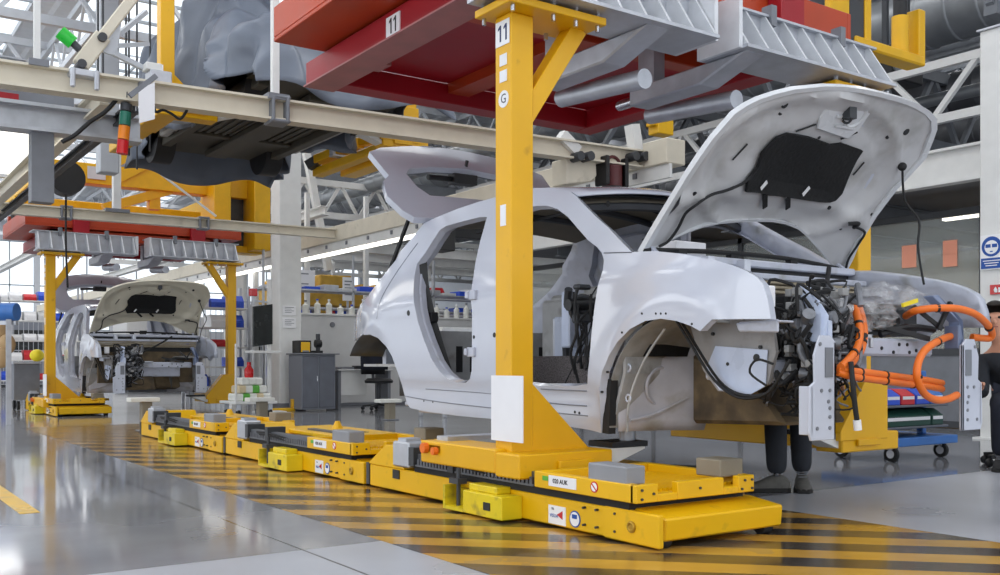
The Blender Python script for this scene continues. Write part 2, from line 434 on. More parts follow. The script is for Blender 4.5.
for x in SKY_X:
    h_ = 2.1 if x < 10 else .6; mb = MB()
    for y in SKY_Y:
        for i in range(9): yy = y-5.25+10.5*i/8; mb.box(x-h_, x+h_, yy-.03, yy+.03, ROOF+.02, ROOF+.08)
        mb.box(x-.02, x+.02, y-5.25, y+5.25, ROOF+.02, ROOF+.08)
    structure(mb, 'window_%d' % k_, 'window_frame'); k_ += 1

def glazed_wall(name, axis, c, a0, a1, bays, sill, head, k):
    """wall with a long band of windows: masonry below and above, frames and panes between"""
    mb = MB(); t = .25
    def bx(a, b, z0, z1, o0=0, o1=t):
        return mb.box(c+o0, c+o1, a, b, z0, z1) if axis == 'x' else mb.box(a, b, c+o0, c+o1, z0, z1)
    bx(a0, a1, 0, sill); bx(a0, a1, head, ROOF)
    st = (a1-a0)/bays
    for i in range(bays+1): bx(a0+i*st-(.12 if i else 0), a0+i*st+(.12 if i < bays else 0), sill, head)
    structure(mb, name, 'wall_white')
    mb = MB()
    for i in range(bays):
        p, q = a0+i*st+.12, a0+(i+1)*st-.12; n = 3
        for j in range(n+1):
            x = p+(q-p)*j/n; bx(x-.03, x+.03, sill, head, .08, .16)
        for z in (sill+.03, (sill+head)/2, head-.03): bx(p, q, z-.03, z+.03, .08, .16)
    w_ = structure(mb, 'window_%d' % k, 'window_frame')
    return w_
glazed_wall('wall_left', 'x', X0-.1, Y0, Y1, 12, 1.4, 6.6, 1)
glazed_wall('wall_back', 'y', Y1, X0, X1, 12, 2.6, 7.2, 2)
glazed_wall('wall_front', 'y', Y0-.25, X0, X1, 10, 1.4, 6.0, 3)
structure(MB().box(X1, X1+.25, Y0, Y1, 0, ROOF), 'wall_right', 'wall_white')

# roof trusses across the hall, purlins along it
def truss(p, q, h, n, ch=.12, web=.07):
    mb = MB(); p, q = V(p), V(q); H = V((0, 0, h))
    mb.bar(p, q, ch, ch*1.3); mb.bar(p+H, q+H, ch, ch*1.3)
    for i in range(n):
        a, b = p.lerp(q, i/n), p.lerp(q, (i+1)/n); m_ = (a+b)/2
        mb.bar(a, m_+H, web); mb.bar(m_+H, b, web)
    return mb
for y in (13.2, 18.4, 23.6, 28.8, 34, 39.2, 44.4, 49.6):
    tag(truss((X0, y, 6.75), (X1, y, 6.75), 1.1, 26).build('roof_truss', 'truss'), 'grey lattice roof truss spanning the hall below the roof lights', 'roof truss', 'roof trusses across the hall')
for x in (-9, -1, 4.2, 9.4, 15, 22):
    tag(truss((x, 12, 7.0), (x, Y1-.3, 7.0), .8, 30, .1, .05).build('purlin', 'truss'), 'grey lattice girder running along the hall under the roof', 'roof girder', 'roof girders along the hall')
for y, z in ((22.5, 4.5), (30, 4.3), (38, 4.6)):
    tag(truss((8.3, y, z), (30, y, z), .8, 22, .12, .07).build('low_truss', 'white_steel'), 'pale lattice girder low behind the raised tailgate', 'roof truss', 'low girders behind the tailgate')
for i, (xa, xb, y) in enumerate(((8.6, 9.4, 22), (9.6, 10.3, 22.2), (12.4, 13.6, 23))):
    tag(MB().bar((xa-.3, y, 7.9), (xb, y, 3.1), .16).build('slanted_prop', 'white_steel'), ['slanted pale prop left of the raised tailgate, first from the left', 'slanted pale prop left of the raised tailgate, second from the left', 'slanted pale prop seen through the tailgate opening'][i], 'prop')
# lower heavy girder with diagonal bracing at the upper left
g = thing('braced_girder', (4, 24, 5.0), 'deep pale girder with slanted brackets above the left gantry', 'girder')
MB().ibeam((-6, 23.2, 6.3), (9, 23.2, 6.3), .35, .5, .03).build('beam', 'truss', g)
mb = MB()
for x in (-3, 1.5, 6): mb.bar((x, 23.2, 6.1), (x+1.6, 23.2, 4.9), .14); mb.bar((x+1.6, 23.2, 4.9), (x+3.2, 23.2, 6.1), .14)
mb.islands('brace', 'truss', g)
MB().bar((-6, 23.2, 4.85), (9, 23.2, 4.85), .2, .16).build('tie', 'truss', g)

# ducts and pipes on the right below the roof
def spiral_duct(p, q, r, m, label, ribs=.5):
    p, q = V(p), V(q); n = int((q-p).length/ribs); prof = []
    L = (q-p).length
    for i in range(n):
        h = L*i/n; prof += [(r, h), (r, h+L/n*.82), (r*1.035, h+L/n*.86), (r*1.035, h+L/n*.94)]
    prof.append((r, L))
    return tag(MB().lathe(p, prof, 20, q-p).build('ventilation_duct', m, smooth=True), label, 'duct')
spiral_duct((18, 3, 6.0), (18, 45, 6.0), .42, 'duct_dark', 'dark spiral ventilation duct running back above the office mezzanine')
spiral_duct((14.6, 3, 6.35), (14.6, 50, 6.35), .5, 'duct', 'light grey spiral ventilation duct high above the open bonnet')
spiral_duct((22.5, 3, 6.35), (22.5, 50, 6.35), .55, 'duct_dark', 'dark spiral duct furthest to the right under the roof')
spiral_duct((11.6, 10, 5.4), (11.6, 40, 5.4), .2, 'duct', 'narrow flexible duct above the roof of the near car body')
for x, z, lab in ((16.3, 5.5, 'slim grey pipe slung under the light spiral duct'), (20, 5.3, 'slim grey pipe slung under the dark spiral duct')):
    tag(MB().cyl((x, 4, z), (x, 48, z), .11, seg=12).build('pipe', 'duct', smooth=True), lab, 'pipe')
for y in (6, 10.5, 15, 20, 26):
    tag(truss((11, y, 4.9), (27, y, 4.9), 1.3, 9, .16, .09).build('duct_support_truss', 'truss_dark'), 'dark lattice cross girder carrying the ducts on the right', 'roof truss', 'cross girders under the ducts')
tag(truss((12.6, 5, 4.15), (12.6, 40, 4.15), .75, 26, .09, .07).build('mezzanine_truss', 'white_steel'), 'white lattice girder just above the mezzanine edge', 'girder')
# unit heater boxes up there
t = thing('duct_control_unit', (13.2, 8.6, 5.0), 'small black control box hanging from the girder beside the ducts', 'control box')
MB().box(12.9, 13.7, 8.5, 8.9, 5.0, 5.5).build('housing', 'black', t, bevel=.02)
MB().box(13.0, 13.06, 8.66, 8.74, 5.5, ROOF).box(13.54, 13.6, 8.66, 8.74, 5.5, ROOF).islands('hanger', 'dark_steel', t)
MB().torus((13.05, 8.45, 5.25), (0, 1, 0), .16, .05).build('hose_loop', 'duct', t, smooth=True)
MB().box(13.4, 13.6, 8.45, 8.52, 5.2, 5.4).build('cover', 'red', t)

# office block under the mezzanine on the right
mz = thing('mezzanine', (11, 6, 2.9), 'grey steel mezzanine deck over the glazed office on the right', 'mezzanine')
MB().ibeam((10.9, 5.0, 3.12), (10.9, 16, 3.12), .16, .42, .03).build('edge_beam', 'white_steel', mz)
MB().box(11.0, 22, 5.0, 16, 2.98, 3.06).build('deck', 'mid_grey', mz)
mb = MB()
for y in range(6, 16, 2): mb.ibeam((11, y, 2.86), (22, y, 2.86), .14, .22, .02)
mb.islands('joist', 'truss_dark', mz)
of = thing('glazed_office', (11.6, 6, 0), 'glazed office front with orange notices under the mezzanine', 'office')
mb = MB()
for y in [4.5+i*1.9 for i in range(7)]: mb.box(11.55, 11.65, y-.04, y+.04, 0, 2.72)
for z in (.05, .95, 2.68): mb.box(11.55, 11.65, 4.5, 15.94, z-.04, z+.04)
mb.build('frame', 'dark_steel', of)
MB().box(11.59, 11.61, 4.5, 15.9, .05, 2.7).build('pane', 'glass', of)
MB().box(11.57, 11.63, 4.5, 15.9, .05, .95).build('panel', 'mid_grey', of)
MB().box(16, 16.1, 4.5, 16, 0, 2.72).build('back_wall', mat('office_wall', (150, 132, 84), .6, var=.4, scale=1.2), of)  # yellow tint in the wall colour stands in for reflections on the glass
MB().box(13.4, 14.4, 6, 9, 0, 1.3).box(13, 14.2, 10.5, 13, 0, 1.6).islands('cupboard', mat('office_store', (110, 92, 60), .7), of)
for u, v0, v1, col in ((909, 246, 267, 0), (950, 241, 253.5, 0), (950, 254.5, 266, 0)):
    a, b = at(u-7, v0, X=11.58), at(u+7, v1, X=11.58)
    lab = {909: 'orange paper notice on the office glass, left of the pair', 950: 'orange paper notice on the office glass, upper of the pair' if v0 < 250 else 'orange paper notice on the office glass, lower of the pair'}[u]
    tag(MB().box(11.578, 11.59, a.y, b.y, b.z, a.z).build('paper_notice', 'orange_paper'), lab, 'notice')
# strip lights hung under the mezzanine
def strip_light(p, q, label, w=.14, group='strip lights', drop=0):
    p, q = V(p), V(q); t = thing('strip_light', p, label, 'strip light', group)
    MB().bar(p+V((0, 0, .05)), q+V((0, 0, .05)), w, .06).build('housing', 'white_steel', t)
    MB().bar(p, q, w*.7, .04).build('tube', 'tube', t)
    if drop:
        mb = MB()
        for f in (.1, .9): c = p.lerp(q, f); mb.cyl(c+V((0, 0, .07)), c+V((0, 0, drop)), .008, seg=6)
        mb.build('hanger', 'dark_steel', t)
    return t
strip_light((11.9, 6.55, 2.66), (11.9, 7.1, 2.66), 'yellowish strip light inside the office behind the black cable', .12)
strip_light((15.2, 11, 2.5), (15.2, 11.6, 2.5), 'strip light deep in the office near its back wall', .2)
strip_light((12.6, 13.4, 2.6), (12.6, 14.0, 2.6), 'strip light in the office beyond the orange notices', .2)
# right post with signs
pc = at(995, 364, X=10.3)
col = thing('sign_post', (10.3, pc.y, 0), 'white square steel post with safety signs at the right edge', 'post')
MB().box(10.2, 10.4, pc.y-.11, pc.y+.11, 0, 4.35).build('post', 'white_steel', col, bevel=.008)
MB().box(10.14, 10.46, pc.y-.16, pc.y+.16, 0, .02).build('base_plate', 'white_steel', col)
MB().box(10.17, 10.43, pc.y-.13, pc.y+.13, 4.35, 4.37).build('cap', 'galv', col)
a, b = at(981, 236, X=10.19), at(1004, 268.5, X=10.19)
sg = thing('safety_sign', ((10.18), (a.y+b.y)/2, b.z), 'blue and white wear-eye-protection sign on the right post', 'sign')
MB().box(10.175, 10.199, b.y, a.y, b.z, a.z).build('board', 'white', sg)
cy, h = (a.y+b.y)/2, a.z-b.z
MB().box(10.172, 10.176, b.y+.01, a.y-.01, b.z+.01, b.z+h*.33).build('text_field', 'sign_blue', sg)
MB().cyl((10.176, cy, b.z+h*.66), (10.172, cy, b.z+h*.66), h*.29, seg=28).build('disc', 'sign_blue', sg)
MB().cyl((10.173, cy, b.z+h*.64), (10.170, cy, b.z+h*.64), h*.2, seg=20).build('face', 'white', sg)
MB().box(10.168, 10.1705, cy-h*.17, cy-h*.02, b.z+h*.63, b.z+h*.73).box(10.168, 10.1705, cy+h*.02, cy+h*.17, b.z+h*.63, b.z+h*.73).box(10.168, 10.1705, cy-h*.04, cy+h*.04, b.z+h*.5, b.z+h*.53).islands('goggles', 'sign_blue', sg)
for i, z in enumerate((.24, .17, .1)):
    MB().box(10.170, 10.1725, cy-h*(.25-.04*i), cy+h*(.25-.04*i), b.z+h*z, b.z+h*(z+.025)).build('lettering', 'white', sg)
a, b = at(990.5, 285, X=10.19), at(1002, 294, X=10.19)
fs = thing('fire_sign', (10.18, (a.y+b.y)/2, b.z), 'small red fire-point sign low on the right post', 'sign')
MB().box(10.18, 10.199, b.y, a.y, b.z, a.z).build('board', 'lamp_red', fs)
cy = (a.y+b.y)/2
MB().prism([(10.178, cy-.02, b.z+.02), (10.178, cy+.01, b.z+.02), (10.178, cy+.02, b.z+.05), (10.178, cy, b.z+.08), (10.178, cy-.02, b.z+.05)], (-.002, 0, 0)).box(10.176, 10.18, cy-.05, cy-.03, b.z+.02, b.z+.07).build('symbol', 'white', fs)

# white building column right of the far carrier
def building_column(x, y, s, label, z1=6.7, notices=False):
    t = thing('building_column', (x, y, 0), label, 'column')
    MB().box(x-s, x+s, y-s, y+s, 0, z1).build('shaft', 'white_steel', t, bevel=.01)
    MB().box(x-s-.06, x+s+.06, y-s-.06, y+s+.06, 0, .12).build('foot', 'mid_grey', t)
    return t
building_column(6.75, 16.3, .2, 'white square column between the far carrier and the grey cabinet')
building_column(8.6, 24, .16, 'pale column seen between the lifted body and the tailgate', 6.9)
building_column(11.2, 31, .2, 'slim white column far back behind the raised tailgate', 6.9)
building_column(1.0, 30, .2, 'white column far back at the left edge behind the blue rack', 6.9)
building_column(-2.5, 27, .2, 'white column near the left windows', 6.9)
building_column(17.2, 31.5, .22, 'white column far behind the bodies, seen through the rear doorway', 6.9)
# ---------------------------------------------------------------- floor-running lift sledges (row of yellow carriages on the left of the car)
AX, AY = 2.94, 3.03
def make_sledge(label):
    t = thing('lift_carriage', (AX, AY, 0), label, 'carriage', 'yellow floor carriages in a row')
    def B(x0, x1, y0, y1, z0, z1, mb=None): return (mb or MB()).box(AX+x0, AX+x1, AY+y0, AY+y1, z0, z1)
    ch = B(.0, .8, .36, 2.68, .014, .153).build('chassis', 'agv_yellow', t, bevel=.006)
    B(-.012, .02, .0, .36, .012, .155).build('end_plate', 'agv_yellow', t, bevel=.006)
    mb = MB()
    for y, z in ((.28, .05), (.28, .13), (.41, .05), (.41, .13), (.5, .05), (.5, .13)): mb.cyl((AX-.018, AY+y, z), (AX+.0, AY+y, z), .006, seg=8)
    mb.islands('bolt', 'dark_steel', t)
    MB().cyl((AX-.018, AY+.17, .085), (AX, AY+.17, .085), .026, seg=16).torus((AX-.018, AY+.17, .085), (1, 0, 0), .018, .006, 14, 6).build('eye_cap', 'brass', t, smooth=True)
    # sloping nose cover
    MB().prism([(AX+.035, AY+.015, .036), (AX+.035, AY+.005, .135), (AX+.035, AY+.2, .16), (AX+.035, AY+.36, .16), (AX+.035, AY+.36, .036)], (.765, 0, 0)).build('nose_cover', 'agv_yellow', t, bevel=.008)
    # caster wheels under the nose
    for x in (.06, .72):
        w_ = MB().cyl((AX+x-.03, AY+.06, .035), (AX+x+.03, AY+.06, .035), .035, seg=16).build('caster_wheel', 'rubber', t, smooth=True)
        B(x-.045, x+.045, .03, .1, .04, .06).build('caster_bracket', 'dark_steel', w_)
    B(-.0, .74, .2, 2.1, .153, .192).build('belt', 'rubber', t)
    # upper tray
    mb = B(-.03, .02, .14, .86, .192, .272); B(.68, .73, .14, .86, .192, .272, mb)
    # front rail with two square cut-outs
    for a, b in ((-.03, .1), (.22, .52), (.62, .73)): B(a, b, .12, .16, .192, .272, mb)
    B(.1, .22, .12, .16, .192, .225, mb); B(.52, .62, .12, .16, .192, .225, mb)
    B(.02, .68, .8, .86, .192, .272, mb)
    B(.02, .68, .16, .8, .2, .222, mb)
    mb.build('tray', 'agv_yellow', t, bevel=.004)
    mb = MB()
    for x in [.05+i*.035 for i in range(18)]: B(x, x+.012, .2, .78, .222, .236, mb)
    mb.build('tray_grille', 'agv_yellow', t)
    mb = MB()
    for x, z in ((.0, .21), (.0, .25), (.07, .23), (.64, .21), (.66, .25), (.71, .21), (.71, .25), (.36, .235)): mb.cyl((AX+x, AY+.112, z), (AX+x, AY+.125, z), .006, seg=8)
    mb.islands('bolt', 'dark_steel', t)
    for x, x1_, y, y1_, m_ in ((-.02, .1, .2, .46, 'block_grey'), (.56, .72, .18, .34, 'block_brown')):
        B(x, x1_, y, y1_, .262, .345).build('support_block', m_, t, bevel=.006)
    # drive rails behind the tray
    mb = MB()
    for i in range(34): B(-.015, .06, .9+i*.034, .9+i*.034+.02, .195, .235, mb)
    B(-.02, .7, .88, 2.06, .19, .2, mb); B(.0, .05, .88, 2.06, .235, .262, mb); B(.5, .56, .88, 2.06, .2, .25, mb)
    mb.build('rack_rail', 'rail_grey', t)
    mb = MB()
    for z in (.205, .222): mb.tube([(AX+.0, AY+1.2, z), (AX-.02, AY+1.6, z+.03), (AX+.02, AY+2.0, z+.02), (AX+.2, AY+2.2, z)], .008, 6)
    mb.islands('hose', 'rubber', t, smooth=True)
    for y0, y1 in ((2.06, 2.12), (1.62, 1.68)): B(-.03, .12, y0, y1, .19, .3).build('cross_bar', 'dark_steel', t)
    # grey motor box and tail wedge
    B(-.02, .12, 2.14, 2.34, .17, .325).build('motor_box', 'galv', t, bevel=.01)
    B(.0, .1, 2.2, 2.3, .325, .345).build('motor_lid', 'galv', t)
    MB().prism([(AX-.005, AY+2.22, .155), (AX-.005, AY+2.34, .29), (AX-.005, AY+2.46, .29), (AX-.005, AY+2.69, .16), (AX-.005, AY+2.69, .155)], (.5, 0, 0)).build('tail_wedge', 'agv_yellow', t, bevel=.005)
    B(-.008, .0, 2.28, 2.36, .09, .145).build('hatch', 'black', t)
    B(-.006, .03, 2.68, 2.72, .02, .16).build('coupling', 'dark_steel', t)
    # side bumper box
    B(-.13, -.0, 1.0, 1.36, .012, .13).build('side_bumper', 'bumper_yellow', t, bevel=.004)
    B(-.09, -.0, 1.1, 1.36, .13, .165).build('bumper_cap', 'bumper_yellow', t, bevel=.004)
    mb = B(-.13, .0, 1.36, 1.56, .012, .03); B(-.05, .0, 1.36, 1.56, .03, .12, mb); B(-.13, .0, 1.54, 1.56, .03, .14, mb); mb.build('bumper_bracket', 'bumper_yellow', t)
    B(-.134, -.13, 1.1, 1.16, .05, .09).build('bumper_mark', 'black', t)
    B(.42, .98, .95, 2.62, .2, .235).build('side_deck', 'agv_yellow', t, bevel=.006)
    B(.7, .8, 1.5, 1.62, .232, .238).build('deck_hole', 'black', t)
    MB().cyl((AX+.8, AY+2.1, .235), (AX+.8, AY+2.1, .3), .05, .02, seg=12).build('locating_pin', 'agv_yellow', t)
    MB().cyl((AX-.08, AY+1.48, .02), (AX-.08, AY+1.48, .235), .012, seg=8).box(AX-.11, AX-.05, AY+1.44, AY+1.53, .15, .18).build('sensor_stalk', 'dark_steel', t)
    # stickers on the side
    s = B(-.0025, .0, .645, .78, .022, .112).build('maker_plate', 'white', t)
    MB().prism([(AX-.003, AY+.668, .05), (AX-.003, AY+.712, .07), (AX-.003, AY+.668, .092)], (-.001, 0, 0)).build('arrow_mark', 'lamp_red', s)
    text('VISUA', (AX-.003, AY+.735, .062), (0, -1, 0), (0, 0, 1), .024, 'sign_blue', s)
    text('TEL', (AX-.003, AY+.745, .095), (0, -1, 0), (0, 0, 1), .014, 'dark_steel', s)
    s = MB().cyl((AX-.0005, AY+.575, .066), (AX-.0035, AY+.575, .066), .04, seg=28).build('round_sticker', 'sign_blue', t)
    MB().cyl((AX-.003, AY+.575, .066), (AX-.0045, AY+.575, .066), .034, seg=28).build('field', 'white', s)
    B(-.006, -.004, .557, .593, .068, .088).build('symbol', 'sign_blue', s)
    s = B(-.0325, -.03, .53, .74, .21, .262).build('number_plate', 'paper', t)
    text('020 AUK', (AX-.033, AY+.65, .236), (0, -1, 0), (0, 0, 1), .03, 'black', s, bold=True)
    B(-.0325, -.03, .745, .79, .232, .254).build('green_tag', 'tag_green', t)
    s = MB().cyl((AX-.03, AY+.4, .238), (AX-.0325, AY+.4, .238), .026, seg=22).build('warning_sticker', 'lamp_red', t)
    MB().cyl((AX-.032, AY+.4, .238), (AX-.0335, AY+.4, .238), .02, seg=22).build('field', 'paper', s)
    MB().bar((AX-.034, AY+.385, .224), (AX-.034, AY+.415, .252), .001, .006).build('slash', 'lamp_red', s)
    return t
mat('brass', (176, 140, 50), .4, .6); mat('rail_grey', (104, 106, 112), .45, .4); mat('block_brown', (136, 128, 112), .6); mat('block_grey', (140, 142, 148), .5); mat('bumper_yellow', (226, 200, 24), .4, var=.1, dirt=(120, 104, 40), dscale=8); mat('tag_green', (90, 170, 60), .5)
sl = make_sledge('yellow floor carriage nearest the camera, under the yellow post numbered 11')
index_kids()
copy_tree(sl, (0, 2.75, 0), 'yellow floor carriage second in the row, behind the one under the post')
copy_tree(sl, (0, 5.5, 0), 'yellow floor carriage third in the row, last before the far car')
copy_tree(sl, (0, 12.9, 0), 'yellow floor carriage under the far left carrier post')

# ---------------------------------------------------------------- overhead carriers with C-shaped hangers
CX = 4.34
def make_carrier(label):
    t = thing('overhead_carrier', (CX, 4.1, .2), label, 'carrier', 'overhead body carriers')
    # red main frame
    zb, zt = 2.92, 3.095
    L = MB().box(3.05, 3.26, 4.5, 6.98, zb, zt).build('side_beam', 'red', t, bevel=.006)
    MB().box(3.03, 3.28, 4.5, 6.98, zb-.012, zb).build('flange', 'red_dull', L)
    pl = MB().box(3.042, 3.05, 5.5, 5.68, 2.923, 3.055).build('number_plate', 'white', L)
    eleven((3.041, 5.59, 2.989), (0, -1, 0), (0, 0, 1), .1, 'black', L)
    MB().box(5.66, 5.87, 4.5, 6.98, zb, zt).build('side_beam', 'red', t, bevel=.006)
    MB().box(3.26, 5.66, 6.78, 6.98, zb, zb+.16).build('cross_beam', 'red', t, bevel=.006)
    MB().box(3.26, 5.66, 5.05, 5.2, zb+.04, zb+.17).build('cross_beam', 'orange_red', t, bevel=.006)
    MB().box(3.05, 5.87, 4.5, 4.7, zb+.02, zb+.17).build('cross_beam', 'orange_red', t, bevel=.006)
    MB().box(4.2, 4.4, 4.6, 6.78, zb+.08, zb+.2).build('centre_beam', 'orange_red', t)
    MB().box(3.26, 5.66, 5.2, 6.78, zb+.16, zb+.175).build('web_plate', 'red', t)
    MB().box(3.26, 5.66, 4.6, 5.05, zb+.16, zb+.175).build('web_plate', 'orange_red', t)
    MB().box(3.3, 3.42, 6.3, 6.5, zb+.05, zb+.2).build('stop_block', 'red_dull', t)
    # orange running deck above
    MB().box(2.68, 6.2, 4.42, 6.7, 3.11, 3.14).box(2.68, 2.72, 4.42, 6.7, 3.14, 3.36).box(6.16, 6.2, 4.42, 6.7, 3.14, 3.36).box(2.72, 6.16, 6.66, 6.7, 3.14, 3.36).box(2.72, 6.16, 4.42, 4.46, 3.14, 3.36).build('running_deck', 'orange_red', t, bevel=.005)
    mb = MB()
    for x in (3.5, 5.4): mb.box(x-.12, x+.12, 4.3, 4.42, 3.0, 3.42)
    mb.islands('deck_pillar', 'red', t, bevel=.006)
    for x in (2.86, 5.98):
        d = MB().cyl((x-.08, 6.45, 3.42), (x+.08, 6.45, 3.42), .13, seg=20).build('guide_roller', 'rubber', t, smooth=True)
        MB().box(x-.12, x+.12, 6.5, 6.64, 3.14, 3.5).build('bracket', 'orange_red', d)
    # grey ribbed brackets
    for sx in (-1, 1):
        X = lambda a: CX+(.1 if sx > 0 else 0)+sx*a
        br = MB().box(X(.07), X(1.56), 3.92, 4.3, 2.68, 2.7).box(X(.07), X(1.56), 4.14, 4.155, 2.7, 2.99).build('rib_bracket', 'galv', t)
        for i in range(9):
            x = X(.09+i*.18)
            MB().prism([(x-.009, 3.93, 2.7), (x-.009, 4.14, 2.7), (x-.009, 4.14, 2.985), (x-.009, 4.11, 2.985)], (.018, 0, 0)).build('rib', 'galv_light', br)
        MB().box(X(.05), X(1.6), 4.10, 4.45, 2.985, 3.0).build('top_flange', 'galv', br)
        for a in (.5, 1.2): MB().box(X(a)-.025, X(a)+.025, 4.08, 4.16, 2.93, 3.06).build('clamp', 'mid_grey', br)
        MB().box(X(.04), X(.07), 3.96, 4.3, 2.68, 2.99).build('end_plate', 'galv_light', br)
        # telescopic arm running back under the frame
        xa = X(.5 if sx < 0 else .2)
        ar = MB().prism([(xa-.09, 3.97, 2.68), (xa-.09, 5.0, 2.68), (xa-.09, 5.0, 2.56), (xa-.09, 4.35, 2.56)], (.18, 0, 0)).build('telescopic_arm', 'galv', t, bevel=.01)
        MB().cyl((xa, 5.0, 2.62), (xa, 5.2, 2.62), .035, seg=12).build('rod', 'chrome', ar, smooth=True)
        MB().cyl((xa+.2, 4.3, 2.5), (xa+.2, 5.1, 2.56), .06, seg=14).build('cylinder', 'galv', ar, smooth=True)
        MB().box(xa-.05, xa+.05, 4.8, 4.95, 2.68, 2.95).build('hanger', 'galv', ar)
    # yellow hangers
    for sx, nm in ((-1, 'near'), (1, 'far')):
        X = lambda a: CX+(.25 if sx > 0 else 0)+sx*a
        p = MB().box(X(1.265), X(1.41), 4.115, 4.26, .34, 2.62).build('post', 'yellow', t, bevel=.006)
        tp = MB().box(X(.86), X(1.5), 4.0, 4.32, 2.62, 2.66).build('top_plate', 'yellow', p, bevel=.004)
        mb = MB()
        for a in (.9, 1.05, 1.2, 1.46):
            for y in (4.03, 4.29): mb.cyl((X(a), y, 2.585), (X(a), y, 2.62), .012, seg=8).cyl((X(a), y, 2.66), (X(a), y, 2.68), .016, seg=6)
        mb.islands('bolt', 'chrome', p)
        MB().bar((X(1.34), 4.185, 2.03), (X(.93), 4.185, 2.635), .1, .1).build('top_brace', 'yellow', p, bevel=.004)
        MB().prism([(X(1.27), 4.12, .34), (X(1.27), 4.12, .7), (X(.88), 4.12, .34)], (0, .1, 0)).build('foot_brace', 'yellow', p, bevel=.004)
        f = MB().box(X(.86), X(1.48), 3.95, 4.16, .222, .345).build('foot_arm', 'yellow', t, bevel=.008)
        MB().box(X(1.0), X(1.24), 3.925, 3.95, .262, .305).build('socket', 'yellow', f, bevel=.004)
        MB().box(X(1.24), X(1.48), 4.16, 4.92 if sx < 0 else 5.9, .235 if sx < 0 else .2, .36).build('rear_arm', 'yellow', f, bevel=.008)
        MB().prism([(X(.86), 3.98, .345), (X(.86), 3.98, .25), (X(.6), 3.98, .335), (X(.6), 3.98, .345)], (0, .16, 0)).build('wedge_tip', 'white_steel', f)
        pd = MB().box(X(.56), X(.82), 4.0, 4.2, .345, .375).build('support_plate', 'black', f)
        MB().cyl((X(.62), 4.1, .375), (X(.62), 4.1, .47), .045, seg=16).build('support_pin', 'galv', pd, smooth=True)
        ry = 4.75 if sx < 0 else 5.4
        MB().box(X(.9), X(1.4), ry, ry+.12, .36, .385).build('rear_pad', 'galv', f)
        MB().cyl((X(.92), ry+.06, .385), (X(.92), ry+.06, .475), .04, seg=14).build('rear_pin', 'galv', f, smooth=True)
        if sx < 0:
            cdp = MB().box(X(1.418), X(1.425), 3.995, 4.275, .4, .74).build('document_sleeve', 'paper', p)
            lb = MB().box(X(1.4125), X(1.414), 4.125, 4.25, 2.46, 2.59).build('number_label', 'white', p)
            eleven((X(1.4145), 4.187, 2.525), (0, -1, 0), (0, 0, 1), .085, 'sign_navy', lb)
            for z, h in ((2.385, .05), (2.3, .05)):
                MB().box(X(1.4105), X(1.413), 4.15, 4.215, z-.03, z+.03).build('small_label', 'paper', p)
            q = MB().cyl((X(1.41), 4.18, 2.18), (X(1.4125), 4.18, 2.18), .045, seg=20).build('round_label', 'paper', p)
            text('G', (X(1.4125), 4.18, 2.18), (0, -1, 0), (0, 0, 1), .07, 'black', q)
            MB().box(X(1.41), X(1.4125), 4.16, 4.21, 1.52, 1.63).build('small_label', 'paper', p)
            # orange clamp on the end of the rear arm
            MB().box(2.86, 2.9, 4.7, 4.9, .3, .34).cyl((2.86, 4.85, .32), (2.83, 4.85, .32), .03, seg=10).cyl((2.86, 4.74, .31), (2.83, 4.74, .31), .022, seg=10).islands('rear_clamp', 'cable_orange', f)
        else:
            MB().prism([(X(1.34), 3.94, .3), (X(1.34), 3.94, .72), (X(1.12), 3.94, .72), (X(.83), 3.94, .36), (X(.83), 3.94, .3)], (0, .17, 0)).build('gusset', 'yellow', p, bevel=.004)
    return t
mat('red_dull', (170, 110, 110), .5, var=.15); mat('galv_light', (216, 218, 222), .4, .3); mat('sign_navy', (20, 40, 90), .5)
ca = make_carrier('overhead carrier with red frame and yellow hangers holding the near white car body')
index_kids()
ca2 = copy_tree(ca, (0, 12.6, -.1), 'overhead carrier with red frame and yellow hangers holding the far car body')
ca3 = copy_tree(ca, (0, 6.3, 3.15), 'raised overhead carrier with yellow hangers lifting the tarpaulin-covered body')

# the raised carrier has longer rear arms below the body
for x in (3.0, 5.68):
    MB().box(x-.08, x+.08, 10.45, 12.6, 3.39, 3.5).build('long_arm', 'mast_yellow', ca3, bevel=.01)
# ---------------------------------------------------------------- the car bodies
def fx(Y, z):
    """near flank of the body: tumblehome above the shoulder, tucked sill, rounded nose and tail"""
    t_ = z-1.27; x = 3.40+.19*(t_+math.sqrt(t_*t_+.012))+max(0, .75-z)*.12
    if Y > 6.2: x += (Y-6.2)**2*.18
    if Y < 3.1: x += (3.1-Y)**2*.5
    for (cy, cz, R) in ((3.44, .60, .47), (6.62, .60, .44)):
        r = math.hypot(Y-cy, z-cz)
        x -= (.016 if Y > cy-.2 else .016*max(0, 1-(cy-.2-Y)/.15))*math.exp(-((r-R-.05)/.06)**2)
    # pressed shoulder line and door crease
    if 3.3 < Y < 7: x -= .009*math.exp(-((z-1.22+.02*(Y-5))/.07)**2)
    if 4 < Y < 6.2: x += .012*math.exp(-((z-.62)/.05)**2)
    return x
def flank(u, v):
    X = 3.42
    for _ in range(12):
        p = at(u, v, X=X); X = fx(p.y, p.z)
    return (p.y, p.z)
